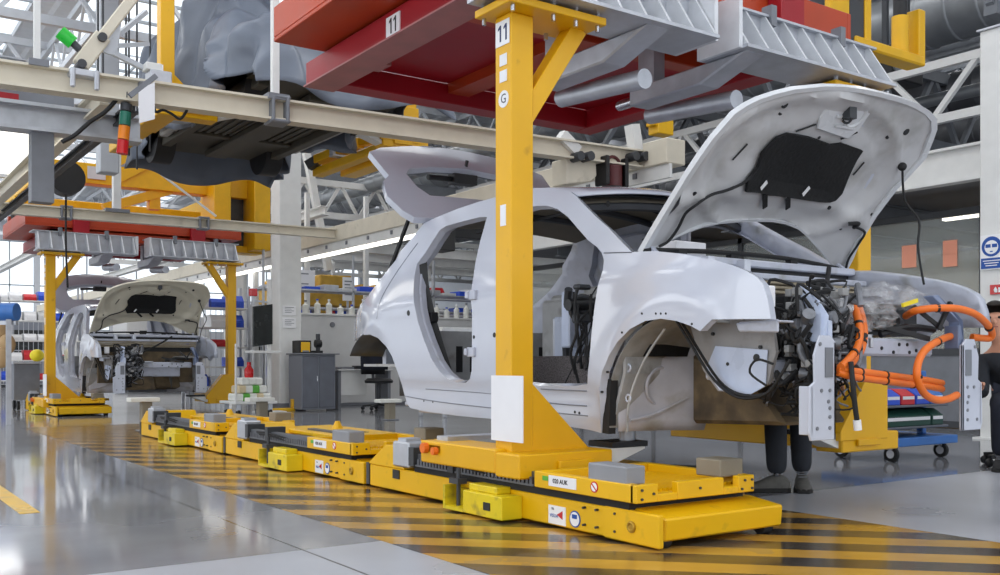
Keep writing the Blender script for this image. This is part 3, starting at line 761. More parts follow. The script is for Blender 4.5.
SIDE = [flank(*p) for p in [(771, 319), (768, 300), (763, 284), (757, 277), (745, 270), (732, 265), (715, 260), (685, 254.5), (655, 251), (632, 252), (619, 239), (608.7, 227.7), (597, 217.5), (585, 205.6), (575, 195), (570, 191.5), (562, 189), (550, 187.6), (535, 188), (515, 191.5), (496, 197), (478, 202), (460, 208), (442, 215), (424, 223), (414, 236), (400, 252), (396, 260), (380, 280), (368, 296), (358, 310), (354, 322), (352.6, 334), (353.6, 341), (362, 335), (370, 334.5), (378, 338), (386, 346), (392, 356), (398, 373), (402, 385), (404, 393), (407, 403), (410, 408), (428, 412), (460, 416), (493, 419), (538, 423), (562, 425.5), (590, 430), (601, 433), (600, 411), (599.5, 389), (602, 372), (609, 355.6), (617.5, 341.7), (630, 329), (645, 321), (661, 318.6), (677, 321), (691, 326), (700, 331), (706, 325), (712, 319.5), (740, 319)]]
FRONT_DOOR = [flank(*p) for p in [(535, 206), (547, 205.6), (557.5, 209), (568, 217), (578, 228.6), (588, 240), (597, 247), (602, 253), (604, 260), (603, 270), (598, 285), (595, 304), (591.4, 335), (589.5, 360), (587.5, 384), (575, 386), (540, 386), (522, 384), (508, 374), (503, 350), (502, 300), (505, 260), (512, 225), (520, 210)]]
REAR_DOOR = [flank(*p) for p in [(487, 217), (480, 217), (460, 222), (446, 226), (440, 230), (432, 242), (426, 252), (417, 264), (414.5, 276), (413.6, 290), (415, 308), (418, 322), (424, 340), (432, 360), (440, 372), (448, 379), (458, 382.6), (466, 382.6), (470, 379), (471.6, 371), (472, 351), (472, 310), (473, 280), (476, 260), (480, 242), (484, 228)]]
mx = lambda x: 2*CX-x
GONE, DROP = [], []

def make_car(label):
    t = thing('car_body', (CX, 5.0, .46), label, 'car', 'car bodies in assembly')
    # ---- flanks
    near = MB().sheet(SIDE, [FRONT_DOOR, REAR_DOOR], .045, lambda a, b: (fx(a, b), a, b)).build('body_side', 'car_white', t, True, solid=.05, off=1, angle=50, keepn=True, split=42)
    far_door = [p for p in REAR_DOOR]
    far = MB().sheet(SIDE, [FRONT_DOOR], .06, lambda a, b: (mx(fx(a, b)), a, b)).build('body_side', 'car_inner', t, True, solid=.05, off=-1, angle=50, keepn=True)
    # small fixing holes, marked on the pillars
    mb = MB()
    for u, v, r in ((494.5, 335, .016), (408.5, 313, .02), (474, 337, .012), (424, 401, .006), (433, 402, .006), (575, 412, .008), (579.5, 413, .008), (607, 372, .006), (601.5, 392, .006), (642, 313.5, .006), (656, 313.5, .006), (661, 313.5, .006), (666, 313.5, .006), (692, 324, .006), (622, 332.5, .006)):
        y, z = flank(u, v); x = fx(y, z)
        mb.cyl((x+.01, y, z), (x-.002, y, z), r, seg=12)
    mb.islands('fixing_hole', 'black', near)
    # panel gaps; creases and sill steps have their shade drawn as dark lines
    mb = MB()
    for ln in ([(418, 243), (404, 262), (392, 280), (381, 300), (377, 319)], [(404, 396), (440, 402), (493, 408), (540, 411.5), (588, 416)], [(426, 389), (470, 392), (493, 394)], [(604, 253), (618, 252.6), (632, 252.4)], [(541, 389), (560, 390), (587, 391)], [(541, 402), (560, 404), (587, 406)]):
        q = [flank(*c_) for c_ in ln]; mb.tube([(fx(a, b)-.0005, a, b) for a, b in q], .0035, 6, 4)
    mb.islands('gap_crease_line', 'gap_crease_grey', near, True)
    # door hinges on the B pillar
    mb = MB()
    for u, v in ((474, 352), (475, 295)):
        p = at(u, v, X=3.41); mb.box(3.385, 3.43, p.y-.03, p.y+.05, p.z-.03, p.z+.03).box(3.37, 3.43, p.y+.03, p.y+.06, p.z-.022, p.z+.022)
    mb.islands('door_hinge', 'car_inner', near, bevel=.004)
    # inner door-frame flanges (aperture returns)
    for lp, k in ((FRONT_DOOR, .03), (REAR_DOOR, .03)):
        for mir in (0, 1):
            cy = sum(p[0] for p in lp)/len(lp); cz = sum(p[1] for p in lp)/len(lp)
            f = (lambda a, b, d: (fx(a, b)+d, a, b)) if not mir else (lambda a, b, d: (mx(fx(a, b)+d), a, b))
            ins = [(a+(cy-a)*.014, b+(cz-b)*.012) for a, b in lp]
            L = lp+lp[:1]; I = ins+ins[:1]
            MB().grid([[f(a, b, .045) for a, b in L], [f(a, b, .055) for a, b in I], [f(a, b, .062) for a, b in I], [f(a, b, .1) for a, b in L]]).build('door_seal_flange', 'car_inner', far if mir else near, True)
    # ---- roof with headliner
    rail = [p for p in SIDE[14:25]]
    rows, rows2 = [], []
    for y, z in rail:
        r, r2 = [], []
        for i in range(13):
            f = i/12; x = fx(y, z)+.02+(mx(fx(y, z))-.02-fx(y, z)-.02)*f
            cr = .055*(1-(2*f-1)**2); yy = y-(.09*(1-(2*f-1)**2) if y < 4.6 else 0)+(.06*(1-(2*f-1)**2) if y > 5.9 else 0)
            r.append((x, yy, z+cr-.004)); r2.append((x, yy+(.04 if y < 4.5 else 0), z+cr-.05))
        rows.append(r); rows2.append(r2)
    rf = MB().grid(rows).build('roof', 'car_white', t, True, solid=.008)
    MB().grid(rows2).build('headliner', 'headliner', rf, True)
    mb = MB()
    for k in (2, 4, 6, 8):
        mb.tube([V(p)-V((0, 0, .015)) for p in rows2[k]], .025, 6, 1)
    mb.tube([V(p)-V((0, -.03, .02)) for p in rows2[0]], .03, 6, 1)
    mb.islands('roof_bow', 'dark_steel', rf, True)
    mb = MB(); mb.tube([(3.75, 4.3, 1.72), (4.0, 4.55, 1.80), (4.4, 4.7, 1.82), (4.9, 4.9, 1.76), (5.1, 5.6, 1.72)], .011, 6)
    mb.tube([(3.66, 4.5, 1.7), (3.75, 4.9, 1.72), (3.7, 5.6, 1.7)], .01, 6).islands('roof_harness', 'rubber', rf, True)
    # ---- floor, bulkheads
    fl = MB().box(3.47, mx(3.47), 3.95, 6.2, .5, .53).box(3.47, 3.56, 4.0, 6.0, .46, .66).box(mx(3.56), mx(3.47), 4.0, 6.0, .46, .66).box(4.2, 4.48, 3.95, 6.0, .53, .66).build('floor_pan', 'car_inner', t, bevel=.008)
    mb = MB()
    for y in (4.4, 4.9, 5.4): mb.box(3.56, mx(3.56), y, y+.12, .53, .6)
    mb.islands('cross_member', 'car_inner', fl, bevel=.008)
    MB().box(3.8, 4.15, 4.45, 5.25, .53, .85).build('floor_mat', 'carpet', fl)
    bh = MB().box(3.5, mx(3.5), 6.08, 6.12, .5, 1.04).build('rear_bulkhead', 'car_grey', t)
    mb = MB()
    for x in (3.86, 3.98, 4.5, 4.62): mb.box(x-.025, x+.025, 6.07, 6.085, .74, .93)
    for x in (3.62, 3.75, 4.2): mb.box(x-.09, x+.02, 6.0, 6.085, .52, .66)
    mb.islands('bulkhead_slot', 'black', bh)
    MB().box(3.55, mx(3.55), 6.12, 7.0, .78, .8).build('boot_floor', 'car_grey', t)
    fw = MB().grid([[(3.48, 3.95, .5), (mx(3.48), 3.95, .5)], [(3.48, 3.86, .75), (mx(3.48), 3.86, .75)], [(3.48, 3.86, 1.2), (mx(3.48), 3.86, 1.2)]]).build('firewall', 'car_grey', t, solid=.02)
    mb = MB().lathe((3.78, 3.885, .88), [(.075, 0), (.075, .012), (.05, .02), (.04, .012), (.001, .012)], 20, (0, 1, 0)).lathe((4.15, 3.885, .98), [(.1, 0), (.08, .03), (.001, .03)], 20, (0, 1, 0))
    mb.build('grommet', 'car_white', fw, True)
    # panel stiffeners inside the front doorway
    MB().box(3.6, 3.68, 3.9, 3.98, .75, 1.2).box(4.0, 4.12, 3.9, 4.02, .7, 1.25).box(3.5, 3.58, 4.05, 4.1, .75, 1.15).islands('stiffener', 'car_inner', fw, bevel=.01)
    # far-side trim that fills the far front doorway (seen across the cabin)
    fd = MB().box(mx(3.58), mx(3.52), 5.25, 6.2, .62, 1.32).build('far_inner_panel', 'car_grey', t)
    MB().box(mx(3.62), mx(3.56), 5.3, 6.0, .8, 1.0).cyl((mx(3.63), 5.9, 1.15), (mx(3.55), 5.9, 1.15), .08).cyl((mx(3.6), 5.5, 1.22), (mx(3.55), 5.5, 1.22), .05).islands('panel_pressing', 'car_inner', fd, bevel=.02)
    # ---- dashboard carrier and wiring inside the front doorway
    ds = MB().tube([(3.55, 4.42, 1.14), (4.0, 4.4, 1.16), (4.6, 4.4, 1.16), (mx(3.55), 4.42, 1.14)], .035, 10).build('dash_beam', 'black', t, True)
    mb = MB().box(3.58, 3.68, 4.36, 4.42, 1.23, 1.26).box(3.8, 3.95, 4.34, 4.5, 1.14, 1.2).box(3.62, 3.7, 4.38, 4.48, 1.04, 1.09)
    mb.islands('dash_module', 'dark_steel', ds, bevel=.01)
    MB().box(3.72, 3.8, 4.62, 4.7, .9, 1.24).box(3.86, 3.9, 4.7, 4.95, .84, 1.1).cyl((3.8, 4.66, 1.0), (3.9, 4.7, .84), .03, seg=10).islands('support_strut', 'car_bluewhite', ds, bevel=.008)
    MB().torus((3.72, 4.5, 1.13), (.3, 1, .2), .07, .018, 20, 8).torus((3.72, 4.48, 1.13), (.3, 1, .2), .035, .012, 16, 6).build('column_ring', 'dark_steel', ds, True)
    mb = MB(); rn = random.Random(4)
    for i in range(18):
        x = 3.56+rn.random()*.5; p = [(x, 4.35+rn.random()*.5*(x-3.4), 1.26-rn.random()*.15)]
        for k in range(4): p.append((max(3.52, p[-1][0]+rn.uniform(-.06, .07)), p[-1][1]+rn.uniform(-.05, .07), p[-1][2]-.09-rn.random()*.04))
        mb.tube(p, .004+.006*rn.random(), 6)
    mb.islands('dash_wiring', 'rubber', ds, True)
    MB().tube([(3.7, 4.6, 1.25), (3.8, 4.75, 1.0), (3.85, 4.8, .75)], .025, 8).box(3.95, 4.1, 4.9, 4.93, .8, 1.2).build('pedal_bracket', 'dark_steel', ds, True)
    cp = MB().box(3.9, 4.4, 4.98, 5.02, .62, 1.1).build('console_panel', 'car_white', t, bevel=.01)
    MB().lathe((4.08, 4.97, .95), [(.075, 0), (.07, .015), (.05, .015), (.04, .005), (.001, .005)], 20, (0, -1, 0)).build('boss', 'car_inner', cp, True)
    mb = MB(); rn = random.Random(9)
    for i in range(9): x = 4.2+rn.random()*.9; mb.box(x, x+.14, 4.6+rn.random()*.5, 5.2+rn.random()*.4, .7+rn.random()*.4, 1.1+rn.random()*.25)
    mb.islands('cabin_module', 'car_grey', cp, bevel=.02)
    MB().box(3.75, 3.98, 3.75, 3.95, 1.38, 1.46).build('document_box', 'paper', t, bevel=.005)
    # ---- seat belt in the rear doorway
    p = [at(423, 262, X=3.54), at(425, 285, X=3.54), at(432, 318, X=3.56), at(440, 345, X=3.58), at(449, 374, X=3.6)]
    sb = MB()
    for a, b in zip(p, p[1:]): sb.bar(a, b, .055, .012, (.57, .82, 0))
    sb = sb.build('seat_belt', 'black', t)
    q = p[2]
    MB().box(q.x-.03, q.x+.03, q.y-.04, q.y+.06, q.z-.03, q.z+.04).cyl((q.x-.04, q.y, q.z), (q.x+.04, q.y, q.z), .03).build('belt_guide', 'black', sb, bevel=.006)
    # ---- wheel houses
    def wheel_house(cy, cz, R, x0, x1, a0, a1, m, sgn):
        X = (lambda x: x) if sgn > 0 else mx
        n = 16; rows = []
        for x, k in ((x0, 1), (x0+(x1-x0)*.5, 1.0), (x1-.04, .97), (x1, .9)):
            rows.append([(X(x), cy+R*k*math.cos(a0+(a1-a0)*i/n), cz+R*k*math.sin(a0+(a1-a0)*i/n)) for i in range(n+1)])
        o = MB().grid(rows).build('wheel_house', m, t, True, solid=.008)
        pts = rows[-1]
        c = MB()
        c.grid([[(X(x1), cy, cz-.05)]*(n+1), [(X(x1+.02), cy+(p[1]-cy)*.5, cz+(p[2]-cz)*.5) for p in pts], pts]).build('wheel_house_end', m, o, True)
        return o
    for sgn in (1, -1):
        X = (lambda x: x) if sgn > 0 else mx
        a = wheel_house(3.47, .56, .475, 3.44, 3.98, math.radians(-12), math.radians(112), 'liner_dirty', sgn)
        # toe board: the pale pressed panel at the back of the front wheel house
        mb = MB()
        rows = []
        for j in range(9):
            z = .44+.5*j/8
            rows.append([(X(3.5+.48*i/8), 3.93-.16*(i/8)**1.6-.06*math.sin(j/8*math.pi)*(i/8), z) for i in range(9)])
        mb.grid(rows)
        tb = mb.build('toe_board', 'toe_panel', t, True, solid=.01)
        MB().torus((X(3.74), 3.86, .68), (0, 1, .1), .1, .01, 24, 6).tube([(X(3.56), 3.9, .5), (X(3.7), 3.86, .53), (X(3.88), 3.78, .62)], .009, 6).build('pressing', 'toe_panel', tb, True)
        MB().tube([(X(3.5), 3.86, .44), (X(3.5), 3.84, .62), (X(3.52), 3.75, .82), (X(3.54), 3.62, .98)], .007, 6).build('flange', 'car_grey', tb, True)
        MB().bar((X(3.46), 3.96, .43), (X(3.46), 3.94, .72), .05, .05).build('pillar_foot', 'rubber', tb)
        mb = MB()
        for z in (.62, .78): mb.torus((X(3.5), 3.85, z), (1, 0, 0), .018, .006, 12, 6)
        mb.islands('bracket_eye', 'car_white', tb, True)
        wheel_house(6.7, .6, .45, 3.46, 3.9, math.radians(36), math.radians(184), 'liner_dark', sgn)
        # inner wing apron and front longitudinal
        ap = MB().prism([(X(3.66), q.y, q.z) for q in [at(u_, v_, X=3.66) for u_, v_ in ((690, 324), (730, 314), (772, 320), (776, 352), (768, 384), (750, 394), (718, 391), (703, 370))]], (sgn*.02, 0, 0)).build('inner_wing', 'apron_grey', t)
        MB().box(X(3.7), X(3.8), 3.06, 3.5, .72, .82).build('longitudinal', 'car_inner', ap, bevel=.01)
        MB().prism([(X(3.655), q.y, q.z) for q in [at(u_, v_, X=3.655) for u_, v_ in ((716, 346), (768, 350), (766, 386), (750, 395), (720, 390), (706, 370))]], (-sgn*.004, 0, 0)).build('lower_panel', 'car_bluewhite', ap)
        MB().prism([(X(3.5), 2.87, 1.0), (X(3.5), 3.12, .99), (X(3.5), 3.1, .95), (X(3.5), 2.87, .94)], (sgn*.012, 0, 0)).box(X(3.5), X(3.6), 2.86, 3.1, .985, .995).islands('wing_bracket', 'car_inner', ap, bevel=.006)
        mb = MB()
        for y, z in ((2.92, 1.06), (3.05, .98), (3.2, 1.02), (3.1, .88), (2.95, .9), (3.3, .8), (3.4, .95)): mb.cyl((X(3.657), y, z), (X(3.648), y, z), .009, seg=10)
        mb.cyl((X(3.657), 3.12, .83), (X(3.646), 3.12, .83), .018).islands('fixing_hole', 'black', ap)
        if sgn < 0: DROP.append(ap)
        # wiring draped through the wheel arch
        if sgn > 0:
            mb = MB()
            for k in (0, .03):
                mb.tube([(3.52+k, 3.52, 1.02), (3.56+k, 3.46, .9), (3.6+k, 3.34, .72), (3.62, 3.2, .64+k*.5), (3.63, 3.05, .66), (3.62, 2.96, .74), (3.62, 2.9, .82)], .008, 6)
            mb.tube([(3.6, 3.02, .7), (3.58, 3.1, .76), (3.58, 3.06, .82), (3.6, 2.98, .8)], .006, 6)
            mb.islands('arch_wiring', 'rubber', ap, True)
        # end plate at the front of the longitudinal
        ep = MB().prism([(X(3.64), 2.8, .455), (X(3.815), 2.8, .455), (X(3.815), 2.8, .9), (X(3.78), 2.8, .93), (X(3.7), 2.8, .93), (X(3.66), 2.8, .84), (X(3.665), 2.8, .72), (X(3.63), 2.8, .7), (X(3.625), 2.8, .49)], (0, .012, 0)).box(X(3.80), X(3.815), 2.8, 2.9 if sgn > 0 else 2.82, .455, .9).box(X(3.64), X(3.65), 2.8, 2.87, .48, .7).build('front_end_plate', 'car_white', t, bevel=.003)
        mb = MB().box(X(3.735), X(3.79), 2.796, 2.802, .74, .875)
        for x, z in ((3.7, .89), (3.71, .68), (3.77, .68), (3.77, .6), (3.77, .56), (3.68, .51), (3.77, .51), (3.76, .63)): mb.cyl((X(x), 2.8, z), (X(x), 2.796, z), .009, seg=10)
        mb.build('plate_opening', 'mid_grey', ep)
        # upright bracket above the plate
        MB().prism([(X(3.745), 2.83, .9), (X(3.80), 2.83, .9), (X(3.80), 2.83, 1.02), (X(3.84), 2.95, 1.16), (X(3.79), 2.95, 1.17), (X(3.755), 2.83, 1.03)], (0, .06, 0)).box(X(3.79), X(3.82), 2.82, 2.9, .88, 1.0).build('upright_bracket', 'bracket_blue' if sgn < 0 else 'car_bluewhite', ep, bevel=.004)
        for z in (.9, .92, .94, .96, .98): pass
    # ---- front cross structure
    cm = MB().box(3.9, mx(3.9), 3.3, 3.4, .7, .9).box(3.82, mx(3.82), 2.96, 3.04, .84, .93).build('front_cross_member', 'car_inner', t, bevel=.012)
    MB().box(3.95, 4.25, 2.9, 3.04, .925, .945).box(3.95, 3.97, 2.9, 2.92, .88, .945).box(4.23, 4.25, 2.9, 2.92, .88, .945).build('tray', 'galv', cm, bevel=.004)
    mb = MB()
    for x, z in ((4.4, .88), (4.5, .86), (4.62, .9), (4.7, .87), (4.55, .9), (4.64, .86)): mb.cyl((x, 2.96, z), (x, 2.955, z), .009, seg=10)
    mb.islands('fixing_hole', 'black', cm)
    # cowl: stacked rails below the windscreen
    cw = MB().box(3.5, mx(3.5), 3.66, 3.8, 1.335, 1.378).box(3.5, mx(3.5), 3.58, 3.68, 1.262, 1.298).build('cowl', 'car_inner', t, bevel=.008)
    MB().box(3.52, mx(3.52), 3.70, 3.78, 1.298, 1.336).build('cowl_gap_shade', 'black', cw)  # solid black bar, the shade of the gap put into its colour
    MB().tube([(3.5, 3.74, 1.39), (4.0, 3.70, 1.408), (4.6, 3.70, 1.408), (mx(3.5), 3.74, 1.38)], .013, 8).build('cowl_seal', 'rubber', cw, True)
    mb = MB()
    for x in (3.7, 4.1, 4.6): mb.box(x, x+.06, 3.68, 3.72, 1.375, 1.40)
    mb.islands('seal_clip', 'rubber', cw)
    mb = MB()
    for i in range(4):
        z = 1.262-.024*i
        mb.box(3.54, mx(3.54), 3.59+.012*i, 3.66+.012*i, z-.02, z)
    mb.islands('bulkhead_liner', 'liner_beige', cw, bevel=.006)
    MB().box(3.54, mx(3.54), 3.74, 3.8, 1.08, 1.2).build('bulkhead_void_shade', 'black', cw)  # black block painted as the shade in the open space below the cowl
    MB().box(3.6, mx(3.6), 3.79, 3.85, .84, 1.08).build('bulkhead_insulation', 'black_pad', cw)
    mb = MB()
    for x in (3.84, 4.12): mb.box(x, x+.05, 3.6, 3.72, 1.262, 1.37)
    mb.islands('cowl_bracket', 'car_white', cw, bevel=.006)
    # lower ducts under the bay
    MB().prism([(3.86, 3.75, .48), (3.86, 3.75, .86), (3.86, 3.3, .7), (3.86, 3.12, .5)], (.5, 0, 0)).prism([(4.45, 3.78, .48), (4.45, 3.78, .8), (4.45, 3.6, .7), (4.45, 3.5, .52)], (.4, 0, 0)).islands('tunnel_shield', 'seal_brown', t, bevel=.02)
    # ---- machinery and looms in the bay
    en = MB().box(3.8, 4.02, 3.08, 3.35, .78, 1.02).box(3.84, 4.02, 3.1, 3.4, 1.0, 1.14).build('bay_module', 'black', t, bevel=.012)
    mb = MB().cyl((3.86, 3.0, .84), (3.86, 3.12, .84), .06, seg=20).cyl((3.86, 2.98, .84), (3.86, 3.0, .84), .04, seg=20).torus((3.86, 2.99, .84), (0, 1, 0), .05, .008)
    mb.cyl((3.9, 2.98, .7), (3.9, 3.06, .7), .04, seg=16).box(3.8, 3.84, 2.95, 3.02, .66, .76)
    mb.build('pump', 'dark_steel', en, True)
    mb = MB(); rn = random.Random(11)
    for i in range(110):
        p = [V((rn.uniform(3.7, 4.05), rn.uniform(2.86, 3.1), rn.uniform(.66, 1.2)))]
        for k in range(rn.randint(2, 4)):
            q = p[-1]+V((rn.uniform(-.13, .13), rn.uniform(-.1, .1), rn.uniform(-.13, .08))); p.append(V((max(3.69, min(4.1, q.x)), max(2.84, q.y), max(.56, min(1.2, q.z)))))
        mb.tube(p, rn.choice((.004, .005, .006, .008, .012)), 6)
    mb.tube([(3.72, 2.9, 1.1), (3.75, 2.88, 1.05), (3.8, 2.88, 1.0), (3.76, 2.88, .9), (3.74, 2.88, .78), (3.76, 2.92, .62), (3.78, 2.95, .5)], .009, 8)
    mb.tube([(3.66, 2.88, .92), (3.7, 2.87, .86), (3.74, 2.88, .74), (3.73, 2.9, .6)], .01, 8)
    mb.tube([at(829, 268, Y=3.5), at(826, 290, Y=3.3), at(823, 310, Y=3.1), at(820, 330, Y=3.0)], .014, 8)
    tag(mb.build('bay_loom', 'rubber', en, True), kind='stuff')
    mb = MB(); rn = random.Random(21)
    for i in range(34):
        p = [V((rn.uniform(3.7, 4.05), rn.uniform(2.86, 3.05), rn.uniform(.7, 1.18)))]
        for k in range(3):
            q = p[-1]+V((rn.uniform(-.12, .12), rn.uniform(-.08, .08), rn.uniform(-.12, .08))); p.append(V((max(3.69, min(4.1, q.x)), max(2.83, q.y), max(.6, min(1.2, q.z)))))
        mb.tube(p, rn.choice((.005, .008, .016)), 8)
    for i in range(16):
        c = V((rn.uniform(3.72, 4.0), rn.uniform(2.86, 3.0), rn.uniform(.75, 1.14))); mb.cyl(c, c+V((rn.uniform(-.05, .05), -.04, rn.uniform(-.05, .05))), .03, seg=12)
    tag(mb.build('bay_pipework', 'pipe_grey', en, True), kind='stuff')
    mb = MB(); rn = random.Random(5)
    for i in range(70):
        c = V((rn.uniform(3.72, 4.0), rn.uniform(2.86, 3.05), rn.uniform(.72, 1.16)))
        mb.box(c.x-.02, c.x+.025, c.y-.015, c.y+.015, c.z-.015, c.z+.02)
    mb.islands('connector', 'conn_grey', en, bevel=.003)
    MB().box(3.56, 3.62, 2.98, 3.06, 1.06, 1.16).box(3.95, 4.1, 2.95, 3.05, 1.05, 1.12).islands('fuse_box', 'paper', en, bevel=.006)
    # parts wrapped in plastic film on the far half of the bay
    bp = MB().box(4.05, 4.5, 3.1, 3.5, .92, 1.08).box(4.5, 4.95, 3.1, 3.5, .95, 1.12).box(4.15, 4.4, 3.05, 3.2, 1.06, 1.16).cyl((4.6, 3.06, 1.02), (4.72, 3.1, 1.0), .06).build('wrapped_unit', 'black', t, bevel=.02)
    def crumple(c, r, sd):
        mb = MB(); bmesh.ops.create_icosphere(mb.b, subdivisions=3, radius=1); rn = random.Random(sd)
        ph = [rn.uniform(0, 6) for _ in range(6)]
        for v in mb.b.verts:
            q = v.co.copy(); n_ = 1+.14*math.sin(5*q.x+ph[0])*math.sin(6*q.y+ph[1])+.12*math.sin(11*q.z+ph[2]+4*q.x)+rn.uniform(-.06, .06)
            v.co = V(c)+V((q.x*r[0]*n_, q.y*r[1]*n_, q.z*r[2]*n_))
        return mb
    for i, (c, r) in enumerate((((4.05, 3.0, 1.06), (.13, .1, .1)), ((4.3, 2.96, 1.04), (.2, .1, .07)), ((4.62, 3.08, 1.15), (.2, .12, .08)), ((4.15, 2.98, .98), (.12, .08, .06)), ((4.85, 3.1, 1.14), (.14, .1, .06)))):
        crumple(c, r, i).build('plastic_wrap', 'film', bp, True, angle=20)
    mb = MB().bar((4.55, 2.94, 1.1), (4.68, 2.94, 1.13), .012, .02).build('yellow_tag', 'yellow_flag', bp)
    MB().box(4.0, 4.1, 2.9, 2.96, 1.05, 1.11).build('white_cap', 'paper', bp, bevel=.01)
    # strut brace and struts near the far end plate
    MB().bar((4.4, 3.0, 1.0), (4.72, 2.9, .93), .025).bar((4.78, 2.86, .98), (4.66, 2.95, 1.1), .02).bar((4.82, 2.84, 1.12), (4.74, 2.86, .98), .02).tube([(4.45, 3.0, .95), (4.6, 2.95, .99), (4.8, 2.92, .98)], .018, 8).islands('strut_rod', 'black', t)
    # ---- orange high-voltage cables
    def cable(name, pts, r=.018, ties=()):
        p3 = [at(u, v, Y=y) for u, v, y in pts]
        c = MB().tube(p3, r, 10, 5).build(name, 'cable_orange', t, True)
        mb = MB()
        for i in ties:
            a, b = p3[i], p3[i+1]; m_ = (a+b)/2; d = (b-a).normalized(); mb.cyl(m_-d*.007, m_+d*.007, r*1.18, seg=12)
        if ties: mb.islands('tape', 'tape', c, True)
        else: mb.b.free()
        return c
    cable('orange_cable', [(852, 302, 2.98), (857, 315, 2.9), (860, 332, 2.86), (857, 348, 2.83), (850, 358, 2.8), (841, 367, 2.78)], .019, (1, 3))
    cable('orange_cable', [(857, 303, 3.0), (862, 318, 2.94), (864, 334, 2.9), (861, 350, 2.87), (853, 361, 2.84), (844, 370, 2.82)], .019, (2,))
    cable('orange_cable', [(838, 368, 2.8), (850, 371, 2.78), (870, 373, 2.8), (900, 377, 2.84), (925, 380, 2.88), (942, 383, 2.92)], .018, (1, 2, 3))
    cable('orange_cable', [(838, 372, 2.8), (850, 376, 2.78), (870, 379, 2.8), (900, 383, 2.84), (925, 386, 2.88), (942, 389, 2.92)], .018, (1, 2, 3))
    cable('orange_cable', [(906, 316, 3.0), (915, 311, 2.9), (930, 308.5, 2.84), (945, 308, 2.8), (960, 309, 2.77), (975, 314, 2.76), (986, 323, 2.78), (992, 332, 2.8), (990, 338, 2.82), (981, 338, 2.84), (972, 337, 2.86)], .019, (2, 6))
    cable('orange_cable', [(957, 335, 2.9), (945, 338, 2.84), (930, 346, 2.79), (921, 356, 2.76), (917, 370, 2.74), (919, 384, 2.74), (926, 395, 2.75), (937, 400, 2.76), (948, 399, 2.78), (957, 395, 2.8)], .019, (1, 4))
    MB().tube([at(851, 362, Y=2.76), at(853, 385, Y=2.74), at(855, 405, Y=2.74), at(857, 420, Y=2.74)], .012, 8).build('black_drop_cable', 'rubber', t, True)
    MB().cyl(at(857, 420, Y=2.74), at(858, 430, Y=2.74), .018).build('plug', 'white', t)
    # ---- rear far seats' pale blanket of bins is outside; boot lip
    MB().box(3.75, mx(3.75), 7.0, 7.06, .8, .98).build('rear_panel', 'car_white', t, True)
    # ---- bonnet
    HY, HZ, A = 3.77, 1.36, math.radians(51)
    HD, HN = V((0, -math.cos(A), math.sin(A))), V((0, math.sin(A), math.cos(A)))
    def on_bonnet(u, v):
        r = at(u, v, d=1)-V((0, 0, CAM_H)); o = V((0, 0, CAM_H)); q = V((0, HY, HZ))
        p = o+r*((q-o).dot(HN)/r.dot(HN)); return (p.x, (p-q).dot(HD))
    def bon(x, s, h=0):
        c = 1-min(1, abs((x-4.36)/.88))**2.2
        b = .05*c*max(0, 1-s/1.1)+.035*math.sin(min(1, max(0, s/1.1))*math.pi)*c-.02*max(0, s-.9)/.2
        return V((x, HY, HZ))+HD*s+HN*(b+h)
    OUT = [on_bonnet(*p) for p in [(640, 253), (651, 234), (662, 216), (674, 197), (687, 176), (700, 157), (713, 139), (735, 114), (747, 106), (760, 99), (776, 93), (793, 88), (822, 84), (840, 84), (859, 86), (877, 90), (896, 95), (908, 99), (917, 103), (927, 109), (934, 117), (935, 128), (932, 139), (925, 157), (910, 174), (896, 190), (877, 216), (859, 245), (852, 260), (843, 276), (833, 266), (822, 252), (812, 241), (804, 234), (791, 229), (779, 227), (760, 226.5), (742, 227), (724, 228), (706, 231), (688, 236), (669, 243), (655, 249)]]
    hd = MB().sheet(OUT, [], .05, lambda a, b: bon(a, b, .02)).build('bonnet', 'car_white', t, True, angle=60, keepn=True)
    cx_ = 4.36; cs = .6
    INN = [(cx_+(a-cx_)*.955, cs+(b-cs)*.955) for a, b in OUT]
    def under(x, s):
        h = 0
        # pressings: raised cross beam near the hinge, round domes, latch dimple
        h -= .03*math.exp(-((s-.33-.1*(1-((x-4.36)/.8)**2))/.05)**2)
        for dx in (-.42, .42): h -= .022*math.exp(-(((x-4.36-dx)/.11)**2+((s-.5)/.1)**2))
        h -= .026*math.exp(-((math.hypot((x-4.36)/.74, (s-.60)/.44)-1)/.05)**2)
        h += .012*math.exp(-((math.hypot((x-4.36)/.62, (s-.60)/.34)-1)/.05)**2)
        h += .012*math.sin(9*x+4)*math.sin(8*s)
        return bon(x, s, h)
    un = MB().sheet(INN, [], .035, under).build('inner_panel', 'hood_under', hd, True, angle=60, keepn=True)
    L, I = OUT+OUT[:1], INN+INN[:1]
    MB().grid([[bon(a, b, .021) for a, b in L], [bon(a, b, -.012) for a, b in L], [bon(a, b, -.014) for a, b in I], [bon(a, b, .01) for a, b in I]]).build('hem_flange', 'hood_rim', hd, True)
    PAD = [on_bonnet(*p) for p in [(779, 139), (790, 135), (811.7, 139), (833.6, 146.7), (844.6, 145), (864.7, 152), (859, 161), (842.8, 194), (836, 201), (830, 203), (819, 203), (778.8, 198), (746, 192), (747.8, 179.6), (758.7, 168.6), (764, 154)]]
    MB().sheet(PAD, [], .05, lambda a, b: under(a, b)-HN*.018).build('insulation_pad', 'black_pad', hd, solid=.016, keepn=True)
    mb = MB()
    for (ua, va), (ub, vb) in (((767, 195), (769, 211)), ((790, 199), (792, 212))):
        a, b = under(*on_bonnet(ua, va))-HN*.022, under(*on_bonnet(ub, vb))-HN*.022; mb.bar(a, b, .03, .006, HN)
    mb.islands('pad_strap', 'black_pad', hd)
    mb = MB()
